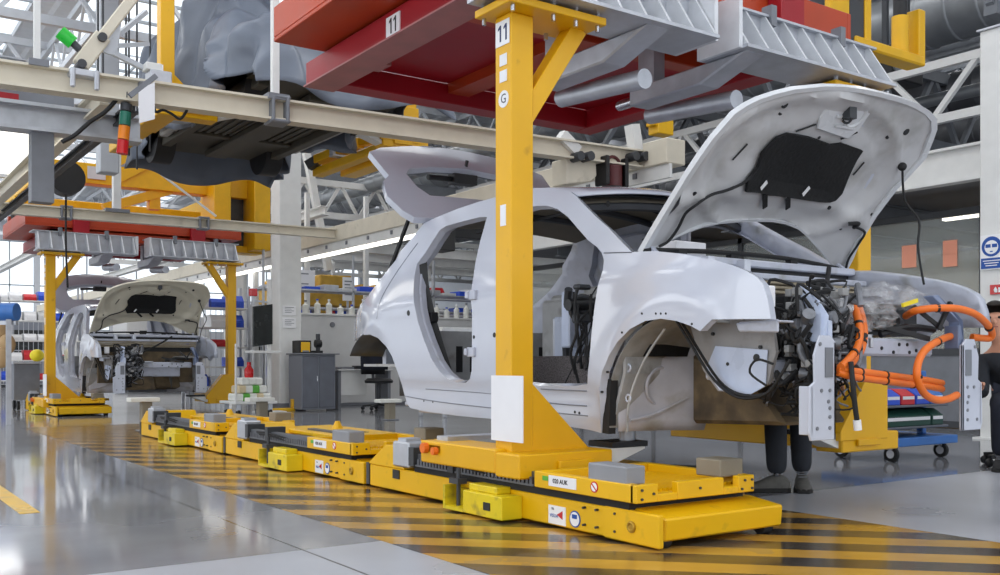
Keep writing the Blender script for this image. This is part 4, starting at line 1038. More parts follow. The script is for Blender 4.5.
    for (ua, va), (ub, vb) in (((762, 190), (770, 184)), ((804, 196), (812, 189))):
        a, b = under(*on_bonnet(ua, va))-HN*.036, under(*on_bonnet(ub, vb))-HN*.036; mb.bar(a, b, .024, .004, HN)
    mb.islands('white_tag', 'white', hd)
    c = under(*on_bonnet(847, 117)); e1, e2 = V((1, 0, 0)), HD
    lpn = [(-.15, -.1), (.12, -.12), (.17, -.06), (.18, .05), (.12, .12), (-.1, .13), (-.17, .07), (-.18, -.04)]
    lp_ = MB().prism([c-HN*.004+e1*a+e2*b for a, b in lpn], -HN*.012).build('latch_reinforcement', 'hood_rim', hd, bevel=.006)
    mb = MB()
    for k in range(4): mb.bar(c-HN*.018+e1*(-.13+.03*k)+e2*(.09-.05*k), c-HN*.018+e1*(.0+.04*k)+e2*(.11-.055*k), .016, .014, HN)
    mb.islands('rib', 'hood_rim', lp_, bevel=.003)
    MB().torus(c-HN*.014+e1*.07+e2*.02, HN, .07, .012, 24, 6).build('ring', 'hood_rim', lp_, True)
    MB().box(c.x-.03, c.x+.03, c.y-.06, c.y-.01, c.z-.03, c.z+.03).torus(c-HN*.03, (1, 0, 0), .03, .007, 14, 6).build('latch_striker', 'dark_steel', hd)
    mb = MB()
    for u, v, r in ((788, 107, .02), (786, 117, .013), (906, 131.5, .02), (889.5, 138, .013), (695, 194, .012), (873, 215.5, .01), (824, 141, .009), (831, 209, .012), (843, 230, .012)):
        q = under(*on_bonnet(u, v)); mb.cyl(q-HN*.004, q+HN*.01, r, seg=14)
    for (ua, va), (ub, vb) in (((800, 134), (818, 126)), ((845, 142), (861, 135)), ((735, 162), (750, 146)), ((857, 178), (868, 165))):
        mb.tube([under(*on_bonnet(ua, va))-HN*.008, under(*on_bonnet(ub, vb))-HN*.008], .005, 6)
    mb.islands('bonnet_slot', 'black', hd, True)
    mb = MB()
    mb.tube([under(*on_bonnet(u, v))-HN*.02 for u, v in ((757, 172), (745, 182), (728, 190), (710, 194), (694, 202), (685, 213), (678, 227), (668, 240), (658, 245))], .008, 6)
    mb.tube([under(*on_bonnet(u, v))-HN*.02 for u, v in ((851, 224), (862, 230), (858, 243), (848, 258), (844, 270))], .008, 6)
    mb.tube([under(*on_bonnet(846, 222))-HN*.02, under(*on_bonnet(853, 219))-HN*.03, under(*on_bonnet(852, 226))-HN*.02], .012, 6)
    mb.islands('bonnet_loom', 'rubber', hd, True)
    q0 = under(*on_bonnet(900, 165))-HN*.02
    MB().tube([q0, at(905, 200, Y=3.32), at(919, 220, Y=3.25), at(918, 245, Y=3.2), at(921, 268, Y=3.15), at(924, 284, Y=3.1)], .007, 6).ball(q0, .025).build('hanging_cable', 'rubber', hd, True)
    mb = MB()
    for x in (3.56, mx(3.56)): mb.bar((x, 3.8, 1.3), (x, 3.72, 1.4), .03, .05).box(x-.03, x+.03, 3.74, 3.86, 1.27, 1.32)
    mb.islands('hinge', 'car_inner', hd)
    # ---- tailgate
    TY, TZ = 6.15, 1.835; TD = V((0, .68, .6)).normalized(); TN = V((0, -TD.z, TD.y))
    half = [(3.60, 0), (3.52, .0), (3.46, .08), (3.41, .27), (3.455, .47), (3.535, .56), (3.50, .89), (3.63, .97), (3.94, 1.05), (4.2, 1.078)]
    TO = half+[(2*4.335-a, b) for a, b in half[::-1]]
    hw = [(3.78, .31), (3.72, .42), (3.70, .60), (3.76, .68), (3.97, .74), (4.33, .775)]
    TW = hw+[(2*4.335-a, b) for a, b in hw[-2::-1]]
    def tg(x, s, h=0):
        q = 1-((x-4.335)/.9)**2
        return V((x, TY, TZ))+TD*s+TN*(.03*q-.03+h)
    tl = MB().sheet(TO, [TW], .06, lambda a, b: tg(a, b, 0)).build('tailgate', 'car_white', t, True, solid=.05, off=1, angle=50, keepn=True, split=42)
    W2 = [(4.335+(a-4.335)*1.09, .5+(b-.5)*1.15) for a, b in TW]
    MB().grid([[tg(a, b, -.006) for a, b in TW+TW[:1]], [tg(a, b, -.016) for a, b in W2+W2[:1]], [tg(a, b, .0) for a, b in [(4.335+(a-4.335)*1.14, .5+(b-.5)*1.24) for a, b in TW+TW[:1]]]]).build('tailgate_frame', 'car_inner', tl, True)
    p0 = tg(4.33, .77, -.03)
    MB().tube([tg(3.98, .735, -.04), tg(4.2, .76, -.05), tg(4.42, .745, -.05)], .022, 8).box(p0.x-.12, p0.x+.1, p0.y-.05, p0.y+.05, p0.z-.06, p0.z+.02).bar(p0, p0+V((.02, -.02, .14)), .02).build('wiper_motor', 'black', tl)
    MB().bar((3.55, 6.62, 1.45), (3.6, 6.32, 1.93), .022).build('gas_strut', 'rubber', tl)
    return t
mat('toe_panel', (186, 184, 190), .5, var=.12, scale=8, dirt=(150, 142, 130), dscale=5); mat('liner_dark', (78, 80, 84), .6, var=.25, scale=8)
mat('car_bluewhite', (190, 200, 222), .3); mat('conn_grey', (150, 150, 150), .5, var=.3); mat('hood_rim', (206, 208, 212), .3, var=.06, coat=.3)
mat('gap_crease_grey', (120, 124, 134), .5); mat('pipe_grey', (118, 120, 126), .4, .3, var=.4, scale=20); mat('apron_grey', (146, 144, 144), .5, var=.15, dirt=(110, 106, 100), dscale=7); mat('bracket_blue', (112, 124, 152), .35); mat('liner_beige', (168, 156, 134), .7, var=.2)
car = make_car('white car body in front with raised bonnet and orange cables, behind the post marked 11')
for o in list(bpy.data.objects):
    q = o
    while q.parent and q not in DROP: q = q.parent
    if q in DROP: GONE.append(o)
for o in GONE: bpy.data.objects.remove(o)
GONE.clear()
index_kids()
car2 = copy_tree(car, (0, 12.6, -.1), 'smaller white car body further down the line with a beige raised bonnet, front towards us')
for o in bpy.data.objects:
    r = o
    while r.parent: r = r.parent
    if r == car2 and o.type == 'MESH' and o.data.materials and o.data.materials[0].name in ('hood_under', 'hood_rim'):
        o.material_slots[0].link = 'OBJECT'; o.material_slots[0].material = M['bonnet_beige']  # bonnet underside and rim are beige on this copy

for o in list(bpy.data.objects):
    r = o
    while r.parent: r = r.parent
    if r == car2:
        q = o
        while q.parent != car2 and q.parent: q = q.parent
        if q.name.split('.')[0] in ('orange_cable', 'wrapped_unit', 'black_drop_cable', 'plug', 'document_box', 'seat_belt'): GONE.append(o)
for o in GONE: bpy.data.objects.remove(o)
MB().box(3.6, 5.08, 3.62+12.6, 3.7+12.6, .5, 1.0).build('bulkhead_cover', 'seal_brown', car2)
# ---------------------------------------------------------------- third body, lifted and under a tarpaulin
DY, DZ = 6.3, 3.15
lb = thing('lifted_car_body', (CX, 5+DY, .46+DZ), 'underside of a lifted car body below the grey tarpaulin', 'car', None)
mb = MB().box(3.5, mx(3.5), 2.95+DY, 6.95+DY, .5+DZ, .56+DZ)
MB.build(mb, 'floor_pan', 'underbody', lb)
mb = MB()
for x in (3.62, 5.06): mb.box(x-.06, x+.06, 3.0+DY, 6.8+DY, .41+DZ, .5+DZ)
for i in range(12): mb.box(3.78+.1*i, 3.83+.1*i, 4.05+DY, 5.6+DY, .475+DZ, .5+DZ)
mb.box(4.2, 4.48, 3.2+DY, 6.6+DY, .4+DZ, .47+DZ)
mb.islands('long_member', 'underbody', lb, bevel=.008)
mb = MB()
for y in (3.9, 5.6): mb.box(3.5, mx(3.5), y+DY, y+.14+DY, .45+DZ, .5+DZ)
mb.islands('cross_member', 'underbody', lb, bevel=.01)
MB().box(3.44, 3.55, 3.95+DY, 6.0+DY, .45+DZ, .66+DZ).box(mx(3.55), mx(3.44), 3.95+DY, 6.0+DY, .45+DZ, .66+DZ).islands('sill', 'car_grey', lb, bevel=.02)
for x in (3.62, 5.06):
    for y in (3.5, 6.6): MB().cyl((x-.12, y+DY, .58+DZ), (x+.12, y+DY, .58+DZ), .34, seg=24).build('wheel_house', 'black', lb, True)
# tarpaulin: profile along the body, draped across with folds
prof = [(2.55, .62), (2.75, 1.05), (3.3, 1.22), (3.8, 1.4), (4.4, 1.86), (5.2, 1.96), (6.0, 1.93), (6.6, 1.6), (7.05, 1.2), (7.25, .7)]
def topz(y):
    for (a, b), (c, d) in zip(prof, prof[1:]):
        if a <= y <= c: f = (y-a)/(c-a); f = f*f*(3-2*f); return b+(d-b)*f
    return .6
rows = []; ny, nx = 130, 84
for j in range(ny+1):
    y = 2.55+4.7*j/ny; r = []; zt = topz(y)
    zl = .36+.1*math.sin(y*2.3)+.06*math.sin(y*5.1+1)
    for i in range(nx+1):
        f = i/nx*2-1; sg = 1 if f > 0 else -1; a = abs(f)
        if a < .5: x = CX+sg*.72*(a/.5); z = zt-.06*(a/.5)**4
        else:
            b = (a-.5)/.5; x = CX+sg*(.72+.34*math.sin(min(1, b*1.6)*math.pi/2)+.02); z = zt-.06-(zt-.06-zl)*b**1.15
            fold = (.05+.1*b)*(1-2*abs(math.sin(y*2.1+.8*math.sin(y*1.3+b*1.5)+sg*.7+b*.9))**.8)+.018*math.sin(y*11+b*4)
            x += sg*fold*min(1, b*2)
        z += 2*.05*(1-abs(math.sin(x*3.2+y*2.1+1.2*math.sin(y*1.7))))*(.4+.6*abs(math.sin(y*1.9)))-.03+.015*math.sin(x*9-y*5)
        # crumple: flat facets meeting in creases, running down the sides
        d_ = noise.voronoi(V((x*1.9, y*1.7+.35*z, z*.4)))[0]; e_ = noise.voronoi(V((x*3.1+9, y*2.6, z*1.4)))[0]
        k_ = .3*(d_[1]-d_[0])+.06*(e_[1]-e_[0])-.1
        n_ = V((x-CX, 0, (z-1.0)*.8)); n_ = n_.normalized() if n_.length > .05 else V((0, 0, 1))
        r.append((x+n_.x*k_, y+DY, z+DZ+n_.z*k_))
    rows.append(r)
# front and rear flaps
def flap(row, dy):
    out = []
    for k in range(1, 6):
        out.append([(x, y+dy*(.03*k)+.05*math.sin(x*9+k*.6)*k/5, z-(z-DZ-.22-.08*math.sin(x*4))*k/5) for x, y, z in row])
    return out
rows = flap(rows[0], -1)[::-1]+rows+flap(rows[-1], 1)
tag(MB().grid(rows).build('tarpaulin', 'tarp', None, True, solid=.006, angle=80), 'grey tarpaulin draped over the lifted car body', 'tarpaulin')
# ---------------------------------------------------------------- gantry rails, left brackets, lamps
def rail(name, p, q, h, w, label, m='beige', clips=()):
    t = thing(name, p, label, 'rail')
    p, q = V(p), V(q)
    MB().ibeam(p, q, w, h, .02).build('beam', m, t)
    mb = MB(); d = (q-p).normalized()
    for f in clips:
        c = p.lerp(q, f); mb.bar(c-d*.09-V((0, 0, h*.55)), c+d*.09-V((0, 0, h*.55)), w*1.3, .03).bar(c-d*.09+V((0, 0, h*.55)), c+d*.09+V((0, 0, h*.55)), w*1.3, .03).bar(c-d*.08, c-d*.05, w*1.35, h*1.2).bar(c+d*.05, c+d*.08, w*1.35, h*1.2)
    if clips: mb.build('clamp', 'mid_grey', t, bevel=.01)
    else: mb.b.free()
    return t
RA, RB = V((-4, 8.75, 3.03)), V((7.35, 7.92, 3.03))
def onrail(u):
    # point of the near rail seen at column u
    n = V((RB.y-RA.y, RA.x-RB.x, 0)); r = at(u, 300, d=1)-V((0, 0, CAM_H)); r.z = 0
    p = r*((RA.dot(n))/r.dot(n)); return V((p.x, p.y, 3.03))
def nrail(u, v, dy=0):
    p = onrail(u); p.y += dy; d = p.x*FW[0]+p.y*FW[1]
    return V((p.x, p.y, CAM_H+(HOR-v)/FPX*d))
rail('cross_rail', RA, RB, .19, .16, 'beige cross rail running in front of the tarpaulin-covered body', clips=(.645,))
rail('cross_rail', (-4, 16.0, 3.06), (7.35, 15.6, 3.06), .16, .14, 'beige cross rail running in front of the far carrier, lower in the picture', clips=(.5, .62, .8))
lg = thing('light_girder', (7.5, 8, 2.8), 'long beige girder with strip lights below, running back behind the raised tailgate', 'girder')
MB().box(7.36, 7.64, 7.5, 44, 2.93, 3.2).build('beam', 'beige', lg, bevel=.01)
MB().box(7.40, 7.44, 7.5, 44, 2.78, 2.93).build('side_sheet', 'white_steel', lg)
mb = MB()
for i in range(44): mb.box(7.385, 7.4, 8+i*.8, 8.06+i*.8, 2.84, 2.9)
mb.islands('slot', 'mid_grey', lg)
MB().box(7.0, 7.9, 11.8, 12.0, 2.6, 2.8).box(7.1, 7.4, 11.75, 12.1, 2.4, 2.7).build('junction_box', 'black', lg, bevel=.01)
for a, b in ((8.3, 11.4), (12.4, 17.4), (18.2, 24), (24.6, 31), (31.6, 40)):
    strip_light((7.5, a, 2.76), (7.5, b, 2.76), 'strip light fixed below the long beige girder behind the tailgate', .16, 'strip lights below the girder')
# left long rails running back from the near cross rail
rail('long_rail', (2.2, 8.6, 2.98), (2.2, 40, 2.98), .1, .07, 'dark thin long rail at the upper left, rightmost of three', 'dark_steel')
rail('long_rail', (1.98, 8.6, 3.05), (1.98, 40, 3.05), .18, .12, 'beige long rail at the upper left, middle of three')
rail('long_rail', (1.15, 9.4, 3.05), (1.15, 40, 3.05), .2, .14, 'beige long rail at the upper left, leftmost of three')
lp = thing('ceiling_lamp', (1.6, 10, 3.0), 'wide white light panel at the upper left between the long rails', 'lamp', None)
MB().box(1.3, 1.86, 9.6, 12.8, 3.06, 3.14).box(1.28, 1.88, 9.4, 9.8, 3.1, 3.35).build('housing', 'mid_grey', lp)
MB().box(1.33, 1.83, 9.9, 12.75, 3.03, 3.06).build('diffuser', 'panel_lit', lp)
# grey beam with red parts on top, upper left
gb = thing('grey_cross_beam', (0, 9.25, 2.8), 'grey steel cross beam with red caps below the near cross rail at the left', 'beam')
MB().ibeam((-5, 9.6, 2.92), (2.4, 9.2, 2.92), .2, .24, .03).build('beam', 'galv', gb)
MB().box(-4, -.6, 9.4, 9.7, 3.04, 3.12).box(.1, .6, 9.3, 9.5, 3.04, 3.17).box(.75, 1.4, 9.2, 9.4, 3.04, 3.1).islands('red_cap', 'red', gb)
MB().box(1.5, 1.68, 9.2, 9.36, 2.2, 2.8).build('drop_post', 'mid_grey', gb)
# knee bracket on the near rail
kb = thing('knee_bracket', nrail(82, 72), 'pale knee bracket with slanted arm on the near cross rail at the left', 'bracket')
a, b = nrail(80, 66), nrail(136, -6)
MB().bar(a, a.lerp(b, .4), .1, .13).bar(a.lerp(b, .3), b+(b-a)*.8, .075, .085).build('slanted_arm', 'beige', kb, bevel=.01)
c = nrail(82, 72); MB().box(c.x-.11, c.x+.11, c.y-.1, c.y+.1, c.z-.06, c.z-.0).box(c.x-.11, c.x-.07, c.y-.12, c.y-.09, c.z-.16, c.z).box(c.x+.07, c.x+.11, c.y-.12, c.y-.09, c.z-.16, c.z).build('rail_shoe', 'galv', kb, bevel=.01)
mb = MB()
for q in (a, a.lerp(b, .36)): mb.cyl(q-V((0, .09, 0)), q+V((0, .09, 0)), .035, seg=12)
mb.islands('pin', 'dark_steel', kb)
nd = nrail(112, 40)
MB().bar(nd-V((.02, 0, .12)), nd+V((.02, 0, .15)), .1, .03).bar(nd, nrail(156, 12, .3), .035).bar(nd-V((0, 0, .05)), nrail(158, 44, .3), .035).bar(nd-V((0, 0, .1)), nrail(150, 70, .1), .04).islands('stay', 'truss', kb)
gl = thing('signal_lamp', nrail(75, 46), 'green signal lamp tilted on the slanted bracket at the upper left', 'lamp')
MB().cyl(nrail(80, 50), nrail(73, 43), .03, seg=12).cyl(nrail(86, 54), nrail(80, 50), .012, seg=8).build('socket', 'dark_steel', gl, True)
MB().cyl(nrail(73, 43), nrail(60, 32), .055, seg=16).build('lens', 'lamp_green_lit', gl, True)
# stack light below the rail
sl_ = thing('stack_light', nrail(124, 155), 'red, amber and green stack light hanging below the near cross rail', 'signal light')
p0, p1 = nrail(126.5, 104), nrail(122, 155)
for (f0, f1, m) in ((0, .16, 'dark_steel'), (.16, .44, 'lamp_green'), (.44, .72, 'lamp_amber'), (.72, 1, 'lamp_red')):
    MB().cyl(p0.lerp(p1, f0), p0.lerp(p1, f1-.02), .045, seg=18).build({'dark_steel': 'cap'}.get(m, m.replace('lamp_', '')+'_lens'), m, sl_, True)
MB().cyl(p0, nrail(127, 92), .012, seg=8).build('stem', 'dark_steel', sl_)
wb = thing('white_sign_board', nrail(140, 120), 'blank white board hung beside the stack light', 'board')
a, b = nrail(132, 90, -.2), nrail(148, 119, -.2)
MB().prism([a, nrail(148, 82, -.2), b, nrail(133, 123, -.2)], (0, .015, 0)).build('board', 'paper', wb)
MB().bar(nrail(124, 96, -.18), nrail(150, 76, -.18), .04).bar(nrail(140, 84, -.18), nrail(140, 84, .05), .04).build('arm', 'mid_grey', wb)
cb = thing('grey_box', nrail(160, 88), 'grey control box standing on the near cross rail beside the yellow post', 'box')
a, b = nrail(149, 70), nrail(171, 89)
MB().box(a.x, b.x, a.y-.05, a.y+.12, b.z+.02, a.z).build('housing', 'galv', cb, bevel=.008)
MB().box(a.x-.03, a.x+.1, a.y-.03, a.y+.1, a.z, a.z+.06).build('lid', 'white_steel', cb, bevel=.005)
# hangers from the roof
def hanger(p, label, w=.055, z1=7.0, m='white_steel'):
    t = thing('hanger_post', p, label, 'post'); MB().box(p.x-w/2, p.x+w/2, p.y-w/2, p.y+w/2, p.z, z1).build('tube', m, t)
    MB().box(p.x-w*1.6, p.x+w*1.6, p.y-.1, p.y+.1, p.z-.03, p.z+.02).build('foot_plate', 'mid_grey', t)
h = onrail(275); h.z = 3.14; hanger(h, 'white hanger post rising from the near cross rail in front of the tarpaulin', .06)
h = onrail(37); h.z = 3.14; hanger(h, 'thin pale hanger post rising from the near cross rail at the far left', .045)
h = V((3.75, 15.7, 3.15)); hanger(h, 'white hanger post rising from the far cross rail above the far carrier', .11, 4.6)
MB_ = MB().bar((3.8, 15.7, 4.2), (5.3, 15.7, 3.2), .03)
tag(MB_.build('stay_rod', 'white_steel'), 'thin slanted stay rod from the far hanger post to the far cross rail', 'rod')
# thin hanging cables and a grey cross beam in the bright bay at the upper left
for i, (u, y) in enumerate(((98, 11.5), (103, 11.5), (126, 12.2), (129, 12.2), (137, 13), (150, 11.8))):
    q = at(u, 100, Y=y); tag(MB().cyl((q.x, q.y, 3.3), (q.x, q.y, 7.6), .012, seg=6).build('hanging_wire', 'dark_steel'), 'thin dark wire hanging from the roof behind the slanted bracket', 'wire', 'wires hanging at the upper left')
for i, (y, z) in enumerate(((16.5, 5.3), (20, 6.2))):
    rail('grey_roof_beam', (-8, y, z), (2.6, y, z), .3, .2, ['grey cross beam high at the upper left, lower one', 'grey cross beam high at the upper left, upper one'][i], 'truss')
q = at(108, 60, Y=13.5); bx_ = MB().box(q.x-.12, q.x+.12, 13.4, 13.64, 3.3, 7.4); tag(bx_.build('tall_post', 'truss', bevel=.01), 'tall grey post behind the slanted bracket at the upper left', 'post')
# cable loops along the near rail
tag(MB().tube([nrail(153, 103), nrail(156, 112), nrail(163, 110), nrail(172, 114), nrail(180, 119), nrail(186, 112), nrail(187, 108)], .012, 6).build('rail_cable', 'rubber', None, True), 'thin black cable looping below the near cross rail beside the yellow arm', 'cable')
tag(MB().tube([nrail(118, 98), nrail(105, 112), nrail(90, 122), nrail(75, 135), nrail(62, 142)], .018, 6).build('rail_cable', 'rubber', None, True), 'thick black cable slanting down left of the stack light', 'cable')
cr = thing('cable_reel', (2.35, 12.5, 2.9), 'black spring cable reel hanging behind the dark long rail', 'reel')
c = at(66, 179, Y=12.6)
MB().cyl(c-V((0, .12, 0)), c+V((0, .12, 0)), .2, seg=20).build('drum', 'black', cr, True)
MB().box(c.x-.04, c.x+.04, c.y-.05, c.y+.05, c.z+.18, 3.1).build('bracket', 'dark_steel', cr)
MB().tube([c-V((0, 0, .2)), c-V((0, 0, .8)), c-V((-.02, 0, 1.3))], .012, 6).build('hanging_cord', 'rubber', cr, True)
# end of the near rail: clamps and motor seen over the roof of the car
re = thing('rail_trolley', (6.2, 7.9, 2.6), 'beige trolley with dark motor on the near cross rail above the car roof', 'trolley')
a = nrail(567, 160); b = nrail(598, 178)
MB().prism([nrail(566, 158), nrail(596, 156), nrail(597, 176), nrail(590, 182), nrail(567, 184)], (0, .25, 0)).build('side_plate', 'beige', re, bevel=.01)
c = nrail(612, 172); MB().cyl(c-V((0, 0, .16)), c+V((0, 0, .06)), .11, seg=18).torus(c+V((0, -.02, .06)), (0, 1, 0), .1, .018).build('motor', 'dark_red', re, True)
MB().box(c.x-.16, c.x-.11, c.y-.1, c.y+.1, c.z-.16, c.z+.15).box(c.x+.11, c.x+.16, c.y-.1, c.y+.1, c.z-.16, c.z+.15).islands('guard', 'black', re, bevel=.01)
mb = MB()
for u in (573, 583, 628, 638, 648): q = nrail(u, 158); mb.cyl(q-V((0, .14, 0)), q+V((0, .14, 0)), .05, seg=14)
mb.islands('roller', 'dark_steel', re, True)
MB().bar(nrail(560, 135), nrail(576, 152), .12).bar(nrail(632, 125), nrail(636, 152), .12).islands('hanger_link', 'white_steel', re)

# ---------------------------------------------------------------- yellow hoist frames
hf = thing('hoist_frame', (5, 18.6, 2.95), 'big orange-yellow hoist frame above the far carrier', 'hoist')
MB().box(2.9, 7.2, 18.4, 18.7, 4.0, 4.36).build('cross_beam', 'mast_yellow', hf, bevel=.01)
MB().box(3.0, 7.0, 20.2, 20.4, 3.75, 3.95).build('cross_beam', 'mast_yellow', hf, bevel=.01)
for x in (3.3, 6.9):
    MB().box(x-.12, x+.12, 18.7, 25, 4.1, 4.34).build('long_beam', 'mast_yellow', hf, bevel=.01)
for x in (6.2, 6.98):
    m_ = MB().box(x-.16, x+.16, 18.0, 18.8, 2.98, 6.7).build('mast', 'mast_yellow', hf, bevel=.01)
MB().box(6.4, 6.8, 18.55, 18.7, 3.0, 6.7).build('chain_guide', 'dark_steel', hf)
MB().box(6.0, 7.15, 18.4, 18.85, 2.95, 3.08).build('base_beam', 'mast_yellow', hf, bevel=.01)
MB().bar((4.2, 18.55, 3.6), (5.4, 18.55, 4.05), .16).bar(at(66, 186, Y=18.5), at(165, 136, Y=18.5), .22).bar(at(118, 178, Y=18.45), at(170, 152, Y=18.45), .18).islands('brace', 'mast_yellow', hf)
MB().bar((6.3, 18.7, 3.5), (5.2, 18.7, 3.05), .14).box(5.0, 5.2, 18.5, 18.7, 3.66, 4.0).islands('strut', 'mast_yellow', hf)
MB().box(3.9, 4.2, 18.36, 18.4, 4.08, 4.3).build('control_box', 'panel_grey', hf)
yh = thing('tail_hoist', (7.8, 5.3, 3.3), 'orange-yellow hook-shaped hoist hanging above the open bonnet at the upper right', 'hoist')
Yh = 5.2
def hz(u, v): return at(u, v, Y=Yh)
a, b = hz(830, 10), hz(850, 45)
MB().box(a.x, b.x, Yh, Yh+.06, b.z, 7).build('mast', 'mast_yellow', yh, bevel=.01)
a, b = hz(852, 50), hz(866, 50)
MB().box(a.x, b.x, Yh+.02, Yh+.06, a.z, 7).build('chain_guide', 'dark_steel', yh)
a, b = hz(866, 60), hz(872, 60)
MB().box(a.x, b.x, Yh, Yh+.06, a.z, 7).build('mast_edge', 'mast_yellow', yh, bevel=.01)
a, b = hz(856, 52), hz(925, 66)
MB().box(a.x, b.x, Yh-.006, Yh+.186, b.z-.004, b.z+.09).build('bottom_arm', 'mast_yellow', yh, bevel=.015)
c = hz(910, 60)
MB().cyl((c.x, Yh+.1, c.z), (c.x, Yh+.1, c.z+.42), .075, seg=20).build('cylinder', 'mast_yellow', yh, True)
MB().cyl((c.x, Yh+.1, c.z+.42), (c.x, Yh+.1, 7), .06, seg=20).build('piston_boot', 'black', yh, True)
a, b = hz(920, 8), hz(926, 66)
MB().box(a.x, b.x+.004, Yh+.004, Yh+.176, b.z, a.z).build('guard_plate', 'mast_yellow', yh, bevel=.01)
yb = thing('yellow_bracket', at(662, 130, Y=9.5), 'small orange-yellow bracket below the red frame, seen above the car roof', 'bracket')
c = at(661, 128, Y=9.5)
MB().box(c.x-.14, c.x+.14, 9.4, 9.6, c.z-.1, c.z+.12).box(c.x-.2, c.x+.16, 9.42, 9.58, c.z+.0, c.z+.05).box(c.x-.06, c.x+.06, 9.45, 9.55, c.z+.1, 7.1).build('plate', 'mast_yellow', yb, bevel=.01)
ya = thing('yellow_elbow', at(398, 112, Y=10.8), 'orange-yellow hooked arm tip right of the lifted body', 'arm')
a, b, c = at(398, 105, Y=10.8), at(393, 122, Y=10.8), at(318, 160, Y=12.4)
MB().bar(c, at(360, 143, Y=11.5), .16, .12).bar(at(356, 143, Y=11.6), at(400, 137, Y=11.0), .14, .1).box(a.x-.1, a.x+.1, 10.75, 10.85, b.z, 7).build('arm', 'mast_yellow', ya, bevel=.01)
MB().bar(at(308, 166, Y=12.5), c, .14, .12).build('pad', 'dark_steel', ya)

# ---------------------------------------------------------------- workplace behind the far carrier
def bx(name, m, t, x0, x1, y0, y1, z0, z1, bev=.006, **k): return MB().box(x0, x1, y0, y1, z0, z1).build(name, m, t, bevel=bev, **k)
c = at(312, 409, z=0); k = c
cab = thing('tool_cabinet', c, 'grey two-door steel cabinet beside the white column', 'cabinet')
ex = V((RT[0], RT[1], 0)); # cabinet stands square to the line
x0, y0 = 6.66, 15.42
bx('body', 'cabinet', cab, x0, x0+.62, y0, y0+.55, .03, .96)
bx('door', 'cabinet_dark', cab, x0+.02, x0+.3, y0-.015, y0, .06, .93); bx('door', 'cabinet_dark', cab, x0+.32, x0+.6, y0-.015, y0, .06, .93)
bx('worktop', 'mid_grey', cab, x0-.03, x0+.68, y0-.05, y0+.6, .96, .985)
bx('handle', 'chrome', cab, x0+.27, x0+.285, y0-.03, y0-.015, .5, .6)
t = thing('printer', (x0+.15, y0+.2, .985), 'yellow and black label printer on the grey cabinet', 'printer')
bx('case', 'black', t, x0+.0, x0+.22, y0+.1, y0+.4, .985, 1.2); bx('cover', 'agv_yellow', t, x0+.03, x0+.19, y0+.08, y0+.1, 1.0, 1.17); bx('feed_slot', 'mid_grey', t, x0+.05, x0+.17, y0+.07, y0+.08, 1.0, 1.03)
t = thing('label_stand', (x0+.42, y0+.25, .985), 'black label dispenser stand on the grey cabinet, right of the printer', 'dispenser')
bx('base', 'black', t, x0+.3, x0+.46, y0+.15, y0+.35, .985, 1.03); bx('column', 'dark_steel', t, x0+.38, x0+.44, y0+.22, y0+.28, 1.03, 1.32); MB().cyl((x0+.36, y0+.25, 1.15), (x0+.46, y0+.25, 1.15), .07, seg=16).build('roll', 'black', t, True)
# lower desk and chair
dk = thing('work_desk', (7.9, 15.9, 0), 'low white desk right of the grey cabinet', 'desk')
bx('top', 'panel_grey', dk, 7.42, 8.5, 15.6, 16.2, .68, .71); bx('modesty_panel', 'white_steel', dk, 7.46, 8.0, 15.66, 15.68, .25, .68); bx('leg', 'mid_grey', dk, 7.44, 7.5, 15.65, 16.15, 0, .68); bx('leg', 'mid_grey', dk, 8.42, 8.48, 15.65, 16.15, 0, .68)
t = thing('desk_tray', (7.9, 15.9, .71), 'flat grey tray lying on the low white desk', 'tray')
bx('tray', 'mid_grey', t, 7.55, 7.8, 15.75, 16.0, .71, .75); bx('lid', 'dark_steel', t, 7.85, 8.0, 15.75, 15.95, .71, .77)
ch = thing('office_chair', (8.0, 15.2, 0), 'black office chair in front of the low desk, seen through the rear wheel arch', 'chair')
MB().lathe((8.0, 15.2, .46), [(.02, 0), (.24, .01), (.25, .05), (.2, .09), (.02, .1)], 20).build('seat', 'black', ch, True)
MB().grid([[(8.0+.24*math.sin(a), 15.44-.03*math.cos(a)-.0, z) for a in [(-1+.25*i)*1.2 for i in range(9)]] for z in (.62, .75, .9, 1.05, 1.12)]).build('backrest', 'black', ch, True, solid=.05)
MB().cyl((8.0, 15.2, .08), (8.0, 15.2, .46), .03, seg=10).bar((8.0, 15.4, .5), (8.0, 15.44, .75), .05, .02).build('column', 'dark_steel', ch)
mb = MB(); w_ = MB()
for i in range(5):
    a = i*2*math.pi/5; q = V((8.0+.28*math.cos(a), 15.2+.28*math.sin(a), .07)); mb.bar((8.0, 15.2, .1), q, .05, .03); w_.ball((q.x, q.y, .035), .035)
mb.build('star_base', 'black', ch); w_.islands('caster', 'black', ch, True)
t = thing('draped_jacket', (8.0, 15.4, .9), 'dark blue jacket hung over the chair back', 'jacket')
MB().grid([[(8.0+.27*math.sin(a)*(1+.05*math.sin(9*z)), 15.42-.06*(1 if z < 1.14 else 0)-.02*math.sin(6*a), z) for a in [(-1+.2*i)*1.2 for i in range(11)]] for z in (.7, .8, .9, 1.0, 1.1, 1.16)]).build('cloth', 'cloth_navy', t, True, solid=.02)
